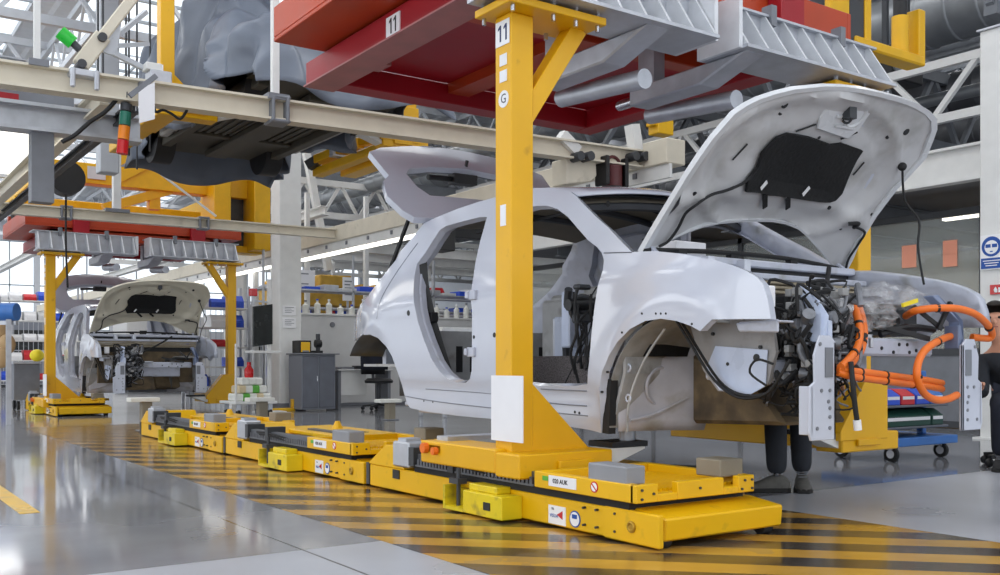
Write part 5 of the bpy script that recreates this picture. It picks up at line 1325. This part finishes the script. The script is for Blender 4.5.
# partition behind the desk
pt = thing('partition_wall', (9, 17.4, 0), 'long pale grey partition behind the cabinet and desk', 'partition')
bx('panel', 'panel_grey', pt, 6.9, 14, 17.2, 17.3, .05, 1.72); bx('foot', 'mid_grey', pt, 6.9, 14, 17.18, 17.32, 0, .05); bx('cap', 'white_steel', pt, 6.9, 14, 17.17, 17.33, 1.72, 1.76)
MB().cyl((8.05, 17.2, 1.55), (8.05, 17.17, 1.55), .05, seg=16).build('socket', 'mid_grey', pt, True)
rn = random.Random(3)
for i in range(26):
    x = 7.05+i*.24; h_ = rn.uniform(.16, .3); t = thing('bottle', (x, 17.25, 1.76), 'pale plastic bottle in the row standing on the grey partition', 'bottle', 'bottles on the partition')
    MB().lathe((x, 17.25, 1.76), [(.055, 0), (.06, .02), (.06, h_*.7), (.02, h_*.86), (.02, h_)], 12).build('body', 'foam_white', t, True)
    MB().cyl((x, 17.25, 1.76+h_), (x, 17.25, 1.79+h_), .025, seg=10).build('cap', ['bin_blue', 'white', 'mid_grey'][i % 3], t)
gr = thing('wire_shelf', (9.5, 18.2, 0), 'wire shelf with flat grey trays behind the bottles', 'shelf')
mb = MB()
for x in (7.0, 8.9, 10.8, 12.7): mb.box(x-.02, x+.02, 18.0, 18.04, 0, 3.0)
mb.islands('post', 'galv', gr)
mb = MB()
for z in (1.9, 2.25): mb.box(7.0, 12.7, 18.0, 18.6, z, z+.03)
mb.islands('shelf', 'galv', gr)
for i in range(14):
    t = bx('flat_tray', ['galv', 'panel_grey', 'bin_blue'][i % 3], None, 7.1+i*.4, 7.42+i*.4, 18.1, 18.5, 2.285, 2.34+.05*(i % 2))
    tag(t, 'flat tray lying on the wire shelf behind the bottles', 'tray', 'trays on the wire shelf')
# yellow machine with hanging arms behind
ym = thing('yellow_conveyor', (9.5, 21, 1.5), 'dull yellow overhead conveyor machine left of the raised tailgate', 'conveyor')
bx('bed', 'mach_yellow', ym, 8.2, 11.2, 20.8, 21.5, 2.15, 2.55); bx('head', 'mach_yellow', ym, 9.4, 10.2, 20.7, 21.6, 2.55, 2.85, .03)
for x in (8.4, 9.6, 11.0): bx('leg', 'mach_yellow', ym, x-.07, x+.07, 21.0, 21.2, 0, 2.15)
mb = MB()
for i in range(8): mb.cyl((8.4+i*.36, 20.78, 2.62), (8.4+i*.36, 21.5, 2.62), .07, seg=12)
mb.islands('roller', 'mast_yellow', ym, True)
def board(name, u0, v0, u1, v1, Y, label, cat, post=None, lines=4):
    a, b = at(u0, v0, Y=Y), at(u1, v1, Y=Y); t = thing(name, (a.x, Y, b.z), label, cat)
    MB().box(a.x, b.x, Y, Y+.02, b.z, a.z).build('board', 'white', t)
    mb = MB()
    for i in range(lines):
        z = a.z-(a.z-b.z)*(.15+.7*i/max(1, lines)); mb.box(a.x+(b.x-a.x)*.15, a.x+(b.x-a.x)*(.85-.2*(i % 2)), Y-.004, Y, z-(a.z-b.z)*.05, z)
    mb.build('printed_lines', 'mid_grey', t)
    if post: MB().box((a.x+b.x)/2-.02, (a.x+b.x)/2+.02, Y+.02, Y+.06, post, a.z).build('post', 'galv', t)
board('notice_board', 343, 277, 354, 301, 19.5, 'narrow white notice hanging in front of the yellow conveyor', 'notice', .02, 5)
board('notice_board', 271, 268, 315, 292, 19.0, 'wide white board behind the white column, left of the yellow conveyor', 'notice', .02, 3)
board('column_notice', 283, 305.5, 296, 315.5, 16.08, 'white notice on the white column, upper of the two', 'notice', None, 4)
board('column_notice', 283, 318, 296, 328, 16.08, 'white notice on the white column, lower of the two', 'notice', None, 4)
# monitor on stand left of the column
mo = thing('monitor_stand', at(262, 408, Y=15.0), 'dark monitor on a white stand left of the white column', 'monitor')
a, b = at(251, 303, Y=15.0), at(274, 344, Y=15.0)
MB().prism([(a.x, 14.9, b.z-.05), (b.x, 15.05, b.z), (b.x, 15.05, a.z), (a.x, 14.9, a.z-.06)], (0, .04, 0)).build('screen', 'screen', mo, bevel=.006)
bx('shelf', 'white_steel', mo, a.x-.05, b.x+.05, 14.8, 15.15, b.z-.15, b.z-.11); bx('post', 'white_steel', mo, b.x-.06, b.x+.0, 15.1, 15.16, 0, a.z+.4); bx('base', 'white_steel', mo, b.x-.25, b.x+.2, 14.95, 15.3, 0, .04)
t = thing('alarm_lamp', (a.x+.05, 15.1, a.z+.1), 'red alarm lamp on a bracket above the monitor', 'lamp')
q = at(253, 293, Y=15.1); MB().box(q.x-.05, q.x+.06, 15.05, 15.16, q.z-.05, q.z+.07).build('lens', 'lamp_red', t, bevel=.01); MB().box(q.x-.02, q.x+.02, 15.08, 15.12, q.z-.2, q.z-.05).bar((q.x, 15.1, q.z-.12), (b.x-.03, 15.13, q.z-.14), .03).build('bracket', 'galv', t)
# trolley with foam parts
tr = thing('parts_trolley', (5.9, 15.2, 0), 'low white trolley loaded with pale foam parts right of the far carrier', 'trolley')
q0, q1 = at(233, 404, Y=14.2), at(275, 404, Y=14.2)
TX0, TX1 = q0.x, q1.x
bx('deck', 'white_steel', tr, TX0, TX1, 14.1, 14.8, .2, .24)
for x in (TX0+.08, TX1-.08):
    for y in (14.2, 14.7):
        w_ = MB().cyl((x-.02, y, .06), (x+.02, y, .06), .06, seg=14).build('caster', 'rubber', tr, True); MB().box(x-.03, x+.03, y-.03, y+.03, .1, .2).build('fork', 'galv', w_)
bx('handle_post', 'white_steel', tr, TX0, TX0+.03, 14.1, 14.13, .24, 1.1)
rn = random.Random(8); n_ = 0
for lv in range(3):
    for i in range(5-lv):
        x = TX0+.06+lv*.05+i*(TX1-TX0-.1)/5.2; z = .24+lv*.12
        o = bx('foam_part', ['foam_white', 'wood_pale', 'foam_white', 'tag_green'][(i*3+lv) % 4 if lv < 2 else 0], None, x, x+.13, 14.25+.02*lv, 14.6, z, z+.115, .02)
        tag(o, 'pale foam part stacked on the low white trolley', 'foam part', 'foam parts on the trolley')
o = thing('red_bottle', (TX0+.3, 14.4, .6), 'red bottle on top of the foam parts', 'bottle')
MB().lathe((TX0+.32, 14.4, .595), [(.06, 0), (.07, .03), (.07, .12), (.03, .17), (.03, .2)], 14).build('body', 'lamp_red', o, True); MB().cyl((TX0+.32, 14.4, .795), (TX0+.32, 14.4, .83), .03).build('cap', 'lamp_red', o)
# yellow wheel stop on the floor by the cabinet
ws = thing('floor_stop', at(290, 408, z=0), 'yellow L-shaped floor stop in front of the grey cabinet', 'floor stop')
q = at(290, 411, z=0); bx('bar', 'agv_yellow', ws, q.x-.35, q.x+.1, q.y, q.y+.12, 0, .05); bx('upright', 'agv_yellow', ws, q.x+.06, q.x+.16, q.y, q.y+.12, .05, .2)
# small shelf rack full of bins behind the far right post
def bin_rack(x0, x1, y, zs, label, seed, cols=('bin_blue', 'bin_blue', 'bin_red', 'white', 'mid_grey'), gl='bins on the rack'):
    t = thing('bin_rack', ((x0+x1)/2, y, 0), label, 'rack')
    for x in (x0, x1): 
        for yy in (y, y+.5): MB().box(x-.025, x+.025, yy-.025, yy+.025, 0, zs[-1]+.45).build('upright', 'galv', t)
    for z in zs: MB().box(x0, x1, y-.02, y+.52, z-.03, z).build('shelf', 'white_steel', t)
    rn = random.Random(seed)
    for z in zs:
        n = max(2, int((x1-x0)/.32)); wd = (x1-x0-.1)/n
        for i in range(n):
            if rn.random() < .12: continue
            xa = x0+.05+i*wd; h = rn.uniform(.14, .26)
            MB_ = MB().prism([(xa, y+.0, z), (xa, y+.45, z), (xa, y+.45, z+h), (xa, y+.1, z+h), (xa, y+.0, z+h*.55)], (wd*.86, 0, 0)).box(xa+wd*.2, xa+wd*.66, y-.01, y+.0, z+h*.15, z+h*.42)
            o = MB_.build('storage_bin', rn.choice(cols), None, bevel=.008)
            tag(o, 'plastic storage bin with sloping front '+gl, 'bin', 'storage bins '+gl)
    return t
bin_rack(6.1, 7.3, 19.6, (.35, .75, 1.15, 1.55, 1.95), 'open rack of blue bins behind the far right carrier post', 1, gl='on the rack behind the far right post')
bin_rack(8.9, 11.5, 22.2, (.5, 1.0, 1.5, 2.0), 'long open rack of mixed bins seen through the rear doorway of the near car', 2, gl='on the long rack beyond the near car')
bin_rack(12.2, 15, 20.4, (.5, 1.0, 1.5, 2.0, 2.4), 'tall open rack of mixed bins beyond the front doorway of the near car', 3, gl='on the tall rack beyond the near car')
bin_rack(.6, 1.6, 20.5, (.35, .8, 1.25), 'blue bin rack beside the far left carrier post', 4, ('bin_blue', 'trolley_blue', 'white'), gl='on the rack beside the far left post')
bin_rack(-2.2, -.2, 25.5, (.4, .9, 1.4, 1.9), 'pale bin rack far back near the left windows', 6, ('white', 'panel_grey', 'bin_blue', 'yellow_flag'), gl='on the pale rack near the left windows')
bin_rack(3.2, 5.6, 27, (.4, .9, 1.4, 1.9, 2.4), 'distant rack of bins straight behind the far car', 9, ('white', 'panel_grey', 'bin_blue', 'bin_red'), gl='on the distant rack behind the far car')
# work table with blue crates just beyond the rear doorway
wt = thing('work_table', (8.2, 12.8, 0), 'pale table with blue crates seen through the rear doorway of the near car', 'table')
bx('top', 'panel_grey', wt, 7.6, 9.6, 12.4, 13.2, .98, 1.02); 
for x in (7.65, 9.55):
    for y in (12.45, 13.15): bx('leg', 'galv', wt, x-.03, x+.03, y-.03, y+.03, 0, .98)
for i in range(5):
    o = MB().box(7.66+i*.37, 7.99+i*.37, 12.5, 12.9, 1.02, 1.03).box(7.66+i*.37, 7.68+i*.37, 12.5, 12.9, 1.03, 1.2).box(7.97+i*.37, 7.99+i*.37, 12.5, 12.9, 1.03, 1.2).box(7.66+i*.37, 7.99+i*.37, 12.5, 12.52, 1.03, 1.2).box(7.66+i*.37, 7.99+i*.37, 12.88, 12.9, 1.03, 1.2).build('crate', ['bin_blue', 'trolley_blue'][i % 2])
    tag(o, 'blue open crate in the row on the pale table beyond the near car', 'crate', 'blue crates on the pale table')
o = thing('foam_sheet_stack', (8.8, 13.0, 1.02), 'stack of white foam sheets behind the blue crates', 'foam sheets')
for i in range(4): bx('sheet', 'foam_white', o, 7.8+.03*i, 9.4-.05*i, 12.92, 13.18, 1.02+.09*i, 1.1+.09*i)
# fences and posts further back
def fence(p, q, h, n, label, m='galv'):
    t = thing('mesh_fence', p, label, 'fence'); p, q = V(p), V(q)
    for i in range(n+1):
        c = p.lerp(q, i/n); MB().box(c.x-.04, c.x+.04, c.y-.04, c.y+.04, 0, h).build('post', m, t)
    mb = MB()
    for i in range(n*10): c = p.lerp(q, (i+.5)/(n*10)); mb.box(c.x-.008, c.x+.008, c.y-.008, c.y+.008, .2, h-.1)
    for z in (.2, h*.5, h-.1): mb.bar(p+V((0, 0, z)), q+V((0, 0, z)), .03)
    mb.build('mesh_panel', m, t)
fence((8, 26, 0), (22, 26, 0), 2.6, 10, 'grey mesh fence far behind the near car')
fence((-6, 32, 0), (6, 32, 0), 2.4, 9, 'grey mesh fence far back at the left')
# far machines as a backdrop
def machine(x, y, wx, wy, h, m, label):
    t = thing('machine_cabinet', (x, y, 0), label, 'machine')
    bx('housing', m, t, x, x+wx, y, y+wy, .1, h, .03); bx('plinth', 'dark_steel', t, x+.05, x+wx-.05, y+.05, y+wy-.05, 0, .1)
    bx('window', 'screen', t, x+wx*.15, x+wx*.6, y-.02, y, h*.45, h*.8); bx('panel', 'white_steel', t, x+wx*.68, x+wx*.92, y-.03, y, h*.4, h*.75); bx('lamp', 'lamp_amber', t, x+wx*.8, x+wx*.85, y+.1, y+.15, h, h+.2, .005)
machine(7.2, 29, 2.4, 1.6, 2.2, 'panel_grey', 'pale grey machine cabinet far behind the mesh fence, left one')
machine(11.0, 30, 3, 1.8, 2.7, 'white_steel', 'white machine cabinet far behind the mesh fence')
machine(15.5, 28, 2.6, 1.8, 2.4, 'cabinet', 'grey machine cabinet far behind the mesh fence, right one')
machine(-5, 35, 3.2, 2, 2.4, 'white_steel', 'white machine cabinet far back at the left beyond the fence')
machine(1.4, 36, 2.6, 2, 2.6, 'panel_grey', 'pale machine cabinet far back behind the far carrier')
machine(5, 38, 3, 2, 2.5, 'cabinet', 'grey machine cabinet at the far end behind the far car')
# overhead conveyor lines and service pipes far back
for i, (x, z) in enumerate(((6.0, 4.6), (9.2, 4.2), (10.6, 3.7))):
    rail('service_rail', (x, 20, z), (x, 50, z), .2, .2, ['pale service rail highest above the far workplace', 'pale service rail left of the ducts behind the tailgate', 'pale service rail lowest behind the tailgate'][i], 'white_steel')
for i, y in enumerate((20.5, 24.5, 29)):
    rail('service_beam', (5.6, y, 3.5+.25*i), (24, y, 3.5+.25*i), .24, .18, ['white cross beam nearest behind the raised tailgate', 'white cross beam second behind the raised tailgate', 'white cross beam furthest behind the raised tailgate'][i], 'white_steel')
for i, (x, y) in enumerate(((7.6, 20), (8.9, 20.3), (10.2, 20), (9.4, 27), (12.2, 26))):
    t = thing('slim_post', (x, y, 0), ['slim white post first from the white column', 'slim white post second from the white column', 'slim white post third from the white column', 'slim white post far behind the yellow conveyor', 'slim white post far right behind the near car'][i], 'post')
    bx('post', 'white_steel', t, x-.05, x+.05, y-.05, y+.05, 0, 4.6); bx('foot', 'mid_grey', t, x-.1, x+.1, y-.1, y+.1, 0, .02)
# far left odds and ends
bt = thing('blue_roll', (0, 13, 0), 'big blue roll lying on a rack at the left edge', 'roll')
a = at(-14, 312, d=13); b = at(17, 312, d=13)
MB().cyl(a, b, .12, seg=20).build('roll', 'trolley_blue', bt, True)
MB().bar((a.x, a.y, 0), a-V((0, 0, .1)), .06).bar((b.x-.1, b.y, 0), (b.x-.1, b.y, a.z-.1), .06).bar(a-V((0, 0, .14)), b-V((0, 0, .14)), .06).build('stand', 'galv', bt)
cb = thing('grey_cart', (0, 15, 0), 'grey cart on casters at the left, in front of the blue bin rack', 'cart')
a, b = at(14, 388, Y=18.6), at(40, 388, Y=18.6); 
bx('box', 'mid_grey', cb, a.x, b.x, 18.6, 19.2, .18, .8); bx('lid', 'galv', cb, a.x-.02, b.x+.02, 18.58, 19.22, .8, .84)
for x in (a.x+.08, b.x-.08):
    for y in (18.68, 19.1): MB().cyl((x-.02, y, .08), (x+.02, y, .08), .08, seg=12).build('caster', 'rubber', cb, True)
bg_ = thing('yellow_bag', (b.x-.2, 18.8, .84), 'bright yellow bundle on the grey cart at the left', 'bundle')
MB().ball(((a.x+b.x)/2+.2, 18.85, .95), .12, .12, .11).build('bundle', 'yellow_flag', bg_, True)
tn = thing('tan_sacks', (a.x-.3, 17.5, 0), 'tan cloth sacks hanging on a rack at the left edge', 'sacks')
mb = MB()
for i in range(4): mb.ball((a.x-.35+.1*(i % 2), 17.5+.1*i, .9+.22*i), .13, .1, .17)
mb.build('cloth', 'fabric_tan', tn, True)
bx('stand', 'galv', tn, a.x-.36, a.x-.32, 17.7, 17.74, 0, 1.9)

# ---------------------------------------------------------------- floor things right of the car
bt = thing('bin_trolley', (7, 5, 0), 'blue trolley with small bins, seen below the orange cables', 'trolley')
def tq(u, v, Y=4.75): return at(u, v, Y=Y)
a, b = tq(878, 437), tq(950, 437)
TXa, TXb = a.x, b.x
z0 = .14
bx('base', 'trolley_blue', bt, TXa, TXb+.04, 4.7, 5.3, z0-.02, z0+.05)
for x in (TXa+.05, TXb-.09):
    bx('upright', 'trolley_blue', bt, x, x+.06, 4.95, 5.01, z0+.05, .74)
for z in (.28, .46): bx('shelf', 'cabinet_dark', bt, TXa+.05, TXb-.05, 4.73, 5.25, z-.02, z)
bx('back_panel', 'mid_grey', bt, TXa+.11, TXb-.09, 5.05, 5.07, .22, .68)
for x in (TXa+.2, TXb-.12):
    for y in (4.76, 5.24):
        w_ = MB().cyl((x-.018, y, .062), (x+.018, y, .062), .062, seg=18).build('caster', 'rubber', bt, True)
        MB().cyl((x-.02, y, .062), (x+.02, y, .062), .035, seg=14).build('hub', 'galv', w_, True); MB().box(x-.03, x+.03, y-.02, y+.05, .1, z0-.02).build('fork', 'galv', w_)
def small_bin(x, y, z, wd, dp, h, m, label):
    o = thing('small_bin', (x, y, z), label, 'bin', None)
    MB().prism([(x, y, z), (x, y+dp, z), (x, y+dp, z+h), (x, y+dp*.3, z+h), (x, y, z+h*.6)], (wd, 0, 0)).build('tub', m, o, bevel=.006)
    MB().prism([(x+.012, y-.002, z+h*.35), (x+.012, y-.002, z+h*.55), (x+wd-.012, y-.002, z+h*.55), (x+wd-.012, y-.002, z+h*.35)], (0, .001, 0)).build('label_slot', 'paper', o)
wd = (TXb-TXa-.2)/4
for i, (m, l) in enumerate((('bin_blue', 'dark blue bin leftmost on the upper shelf of the blue trolley'), ('bin_red', 'red bin on the upper shelf of the blue trolley'), ('bin_blue', 'blue bin right of the red one on the blue trolley'), ('trolley_blue', 'light blue bin at the right end of the blue trolley'))):
    small_bin(TXa+.12+i*wd, 4.75, .46, wd*.9, .28, .13, m, l)
small_bin(TXa+.12, 4.75, .28, wd*3, .28, .14, 'bin_green', 'wide dark green bin on the lower shelf of the blue trolley')
small_bin(TXa+.12+wd*3.1, 4.75, .28, wd*.8, .28, .14, 'bin_green', 'small dark green bin beside the wide one on the blue trolley')
# hoses on the floor
mb = MB(); c = at(760, 466, z=.01)
c = V((4.5, 5.0, .012)); pts = []
for i in range(50):
    a = i*.42; pts.append(c+V((.32*math.cos(a)+.01*i, .26*math.sin(a), .012*(i//15))))
mb.tube(pts, .011, 6, 2).tube([c+V((-.9, .5, 0)), c+V((-.5, .3, 0)), c+V((-.2, .35, 0)), c+V((.3, .1, 0))], .011, 6).tube([c+V((-1.0, .2, 0)), c+V((-.4, 0, 0)), c+V((.2, -.26, 0))], .011, 6)
tag(mb.build('coiled_hose', 'hose_green', None, True), 'dark green hose coiled on the floor beneath the near car', 'hose')
# low white support stands between the carriages
def stand(u, v, label, z=.42):
    c = at(u, v, z=0); t = thing('support_stand', c, label, 'stand')
    bx('column', 'block_brown', t, c.x-.06, c.x+.06, c.y-.06, c.y+.06, 0, z-.05); bx('pad', 'foam_white', t, c.x-.2, c.x+.14, c.y-.1, c.y+.1, z-.05, z); bx('foot', 'mid_grey', t, c.x-.1, c.x+.1, c.y-.1, c.y+.1, 0, .015)
stand(146, 431, 'white-topped support stand at the far end of the carriage row', .40)
stand(262, 425, 'white-topped support stand on the floor before the parts trolley', .36)
stand(390, 420, 'white-topped support stand on the floor below the rear wheel arch', .3)

# ---------------------------------------------------------------- people
def skin(name, m, parent, V_, E_, sub=2, root=0):
    me = bpy.data.meshes.new(name); R = parent
    while R.parent: R = R.parent
    me.from_pydata([V(p[0])-R.location for p in V_], E_, []); o = bpy.data.objects.new(name, me); COL.objects.link(o); o.parent = parent
    k = o.modifiers.new('skin', 'SKIN'); k.use_smooth_shade = True
    for i, p in enumerate(V_): r = p[1]; me.skin_vertices[0].data[i].radius = r if isinstance(r, tuple) else (r, r); me.skin_vertices[0].data[i].use_root = (i == root)
    s = o.modifiers.new('sub', 'SUBSURF'); s.levels = sub; s.render_levels = sub
    me.materials.append(M[m]); return o
def person(label, J, f, jacket, trousers, shoes='shoe_grey', hands=True):
    """J: joint positions; f: unit facing of the head"""
    t = thing('person', V((J['pel'].x, J['pel'].y, 0)), label, 'person')
    f = V(f).normalized(); sd = f.cross(V((0, 0, 1))).normalized(); upv = sd.cross(f)
    vs, es = [], []
    def add(p, r, par=None):
        vs.append((p, r))
        if par is not None: es.append((par, len(vs)-1))
        return len(vs)-1
    pe = add(J['pel'], .13); sp = add(J['pel'].lerp(J['che'], .5), .125, pe); chs = add(J['che'], .14, sp); nk = add(J['nec'], .06, chs)
    hb = add(J['nec'].lerp(J['hea'], .55), .062, nk); h1 = add(J['hea'], (.08, .095), hb); h2 = add(J['hea']+upv*.09, (.066, .078), h1)
    for s in 'lr':
        a = add(J['sh'+s], .06, chs); b = add(J['sh'+s].lerp(J['el'+s], .5), .05, a); c = add(J['el'+s], .042, b); d = add(J['el'+s].lerp(J['wr'+s], .5), .038, c); e = add(J['wr'+s], .026, d)
        hd_ = (J['wr'+s]-J['el'+s]).normalized(); pm = add(J['wr'+s]+hd_*.05, (.04, .018), e); pk = add(J['wr'+s]+hd_*.085, (.042, .016), pm)
        sdv = hd_.cross(V((0, 0, 1))); sdv = sdv.normalized() if sdv.length > .1 else V((1, 0, 0)); dn = sdv.cross(hd_)
        for i, L in enumerate((.068, .078, .073, .056)):
            o = sdv*(.03-.02*i); q = J['wr'+s]+hd_*.095+o
            g1 = add(q, .009, pk); g2 = add(q+hd_*L*.5-dn*.008, .0085, g1); add(q+hd_*L*.9-dn*.03, .0075, g2)
        th = add(J['wr'+s]+hd_*.03+sdv*.04, .0105, pm); th2 = add(J['wr'+s]+hd_*.065+sdv*.062, .0095, th); add(J['wr'+s]+hd_*.095+sdv*.066-dn*.01, .008, th2)
    for s in 'lr':
        a = add(J['hi'+s], .085, pe); b = add(J['hi'+s].lerp(J['kn'+s], .5), .075, a); c = add(J['kn'+s], .055, b); d = add(J['kn'+s].lerp(J['an'+s], .35), .055, c); e = add(J['an'+s], .038, d)
    body = skin('body', 'skin', t, vs, es)
    # face
    H = J['hea']+upv*.035
    MB().ball(H+f*.098-upv*.02, .014, .014, .02).build('nose', 'skin', body, True)
    for s in (-1, 1):
        MB().ball(H+f*.083+sd*s*.033+upv*.012, .011).build('eye', 'hair', body, True); MB().ball(H+sd*s*.085-upv*.01, .012, .02, .03).build('ear', 'skin', body, True)
    MB().bar(H+f*.086-upv*.06-sd*.024, H+f*.086-upv*.06+sd*.024, .008).build('mouth', 'lips', body)
    mb = MB(); bmesh.ops.create_icosphere(mb.b, subdivisions=3, radius=1)
    for v in list(mb.b.verts):
        q = v.co; q2 = sd*(q.x*.092)+f*(q.y*.108)+upv*(q.z*.11)
        if q.y > .25 and q.z < .55 or q.z < -.45: mb.b.verts.remove(v)
        else: v.co = H+upv*.03-f*.008+q2
    mb.build('hair', 'hair', t, True, solid=.012, off=1)
    # clothes
    vs, es = [], []
    pe = add(J['pel'], (.165, .135)); sp = add(J['pel'].lerp(J['che'], .5), (.155, .13), pe); chs = add(J['che'], (.17, .135), sp); add(J['nec'].lerp(J['che'], .25), .08, chs)
    for s in 'lr':
        a = add(J['sh'+s], .075, chs); b = add(J['sh'+s].lerp(J['el'+s], .5), .064, a); c = add(J['el'+s], .056, b); add(J['el'+s].lerp(J['wr'+s], .92), .046, c)
    skin('jacket', jacket, t, vs, es)
    vs, es = [], []
    pe = add(J['pel'], (.168, .138))
    for s in 'lr':
        a = add(J['hi'+s], .1, pe); b = add(J['hi'+s].lerp(J['kn'+s], .5), .09, a); c = add(J['kn'+s], .075, b); d = add(J['kn'+s].lerp(J['an'+s], .45), .072, c); add(J['an'+s]+V((0, 0, .0)), .064, d)
    skin('trousers', trousers, t, vs, es)
    for s in 'lr':
        a = J['an'+s]; d = V(J['to'+s]).normalized(); g = Vz.cross(d)
        mb = MB(); rows = []
        for k, (l, wd_, hh) in enumerate(((-.075, .026, .075), (-.05, .042, .1), (0, .044, .115), (.05, .045, .1), (.1, .05, .075), (.15, .05, .06), (.185, .036, .045), (.2, .012, .03))):
            row = []
            for i in range(9):
                b_ = math.pi*i/8; row.append(V((a.x, a.y, 0))+d*l+g*(wd_*math.cos(b_))+Vz*(.022+(hh-.022)*abs(math.sin(b_))**.7))
            rows.append(row)
        sh = mb.grid(rows).build('shoe', shoes, t, True)
        mb = MB(); pr = [V((a.x, a.y, 0))+d*l+g*(wd_*1.12) for l, wd_ in ((-.085, .015), (-.06, .04), (0, .042), (.08, .05), (.15, .05), (.195, .03))]+[V((a.x, a.y, 0))+d*l-g*(wd_*1.12) for l, wd_ in ((.195, .03), (.15, .05), (.08, .05), (0, .042), (-.06, .04), (-.085, .015))]
        mb.prism(pr, (0, 0, .028)).build('sole', 'sole', sh, bevel=.004)
        mb = MB()
        for l, z in ((.02, .115), (.05, .103), (.08, .09)): mb.bar(V((a.x, a.y, z))+d*l-g*.025, V((a.x, a.y, z+.004))+d*(l+.012)+g*.025, .007)
        mb.tube([V((a.x, a.y, .105))+d*.01+g*.03, V((a.x, a.y, .13))+d*.0, V((a.x, a.y, .105))+d*.01-g*.03], .012, 6).build('laces', 'mid_grey', sh)
    return t
Vz = V((0, 0, 1))
# person bending into the engine bay: only shoes and lower legs show below the car
L, R_ = at(802, 490, z=0), at(777, 492, z=0)
Jn = dict(anl=V((L.x, L.y, .1)), anr=V((R_.x, R_.y, .1)))
kn = lambda p, dx, dy: V((p.x+dx, p.y+dy, .5))
Jn['knl'], Jn['knr'] = kn(L, .02, .03), kn(R_, .02, .03)
mid = (L+R_)/2
Jn['pel'] = V((mid.x+.08, mid.y+.12, .9)); Jn['hil'] = Jn['pel']+(L-R_)*.4-V((0, 0, .03)); Jn['hir'] = Jn['pel']-(L-R_)*.4-V((0, 0, .03))
Jn['hil'].z = Jn['hir'].z = .86
Jn['che'] = V((mid.x-.1, mid.y-.2, 1.03)); Jn['nec'] = V((mid.x-.18, mid.y-.36, 1.04)); Jn['hea'] = V((mid.x-.25, mid.y-.5, 1.02))
dv = (L-R_).normalized()
Jn['shl'] = Jn['che']+dv*.19; Jn['shr'] = Jn['che']-dv*.19
for s in 'lr':
    Jn['el'+s] = Jn['sh'+s]+V((-.08, -.1, -.22)); Jn['wr'+s] = Jn['el'+s]+V((-.14, -.12, -.1))
Jn['tol'] = V((-.75, -.66, 0)); Jn['tor'] = V((-.82, .57, 0))
person('person in dark trousers and grey work shoes bending into the engine bay, legs showing below', Jn, (-.4, -.7, -.6), 'cloth_dark', 'cloth_dark')
# seated person at the right edge
hd = at(995, 318, d=7.6)
Js = dict(hea=V((hd.x, hd.y, 1.12)))
Js['nec'] = Js['hea']+V((.06, -.02, -.17)); Js['che'] = Js['nec']+V((.06, -.03, -.18)); Js['pel'] = Js['che']+V((.06, -.02, -.34)); Js['pel'].z = .52
sv = V((.45, -.9, 0)).normalized()
fwv = V((-.9, -.45, 0)).normalized()
for s, k in (('l', 1), ('r', -1)):
    Js['sh'+s] = Js['che']+sv*.19*k+V((0, 0, .05)); Js['el'+s] = Js['sh'+s]+fwv*.12+V((0, 0, -.25)); Js['wr'+s] = Js['el'+s]+fwv*.22+V((0, 0, .06))
    Js['hi'+s] = Js['pel']+sv*.1*k; Js['kn'+s] = Js['hi'+s]+fwv*.36+V((0, 0, -.04)); Js['an'+s] = Js['kn'+s]+fwv*.0; Js['an'+s].z = .1; Js['to'+s] = fwv
ps = person('seated person in dark work clothes at the right edge, facing the car', Js, fwv+V((0, 0, -.1)), 'cloth_dark', 'cloth_navy', 'rubber')
st = thing('work_stool', V((Js['pel'].x, Js['pel'].y, 0)), 'black work stool below the seated person at the right edge', 'stool')
px, py = Js['pel'].x, Js['pel'].y
MB().lathe((px, py, .36), [(.02, 0), (.17, .0), (.18, .02), (.17, .05), (.02, .055)], 20).build('seat', 'black', st, True); MB().cyl((px, py, .08), (px, py, .36), .025).build('column', 'dark_steel', st)
mb = MB(); w_ = MB()
for i in range(5):
    a = i*2*math.pi/5+.3; q = V((px+.25*math.cos(a), py+.25*math.sin(a), .08)); mb.bar((px, py, .1), q, .045, .03); w_.ball((q.x, q.y, .035), .035)
mb.build('star_base', 'black', st); w_.islands('caster', 'black', st, True)
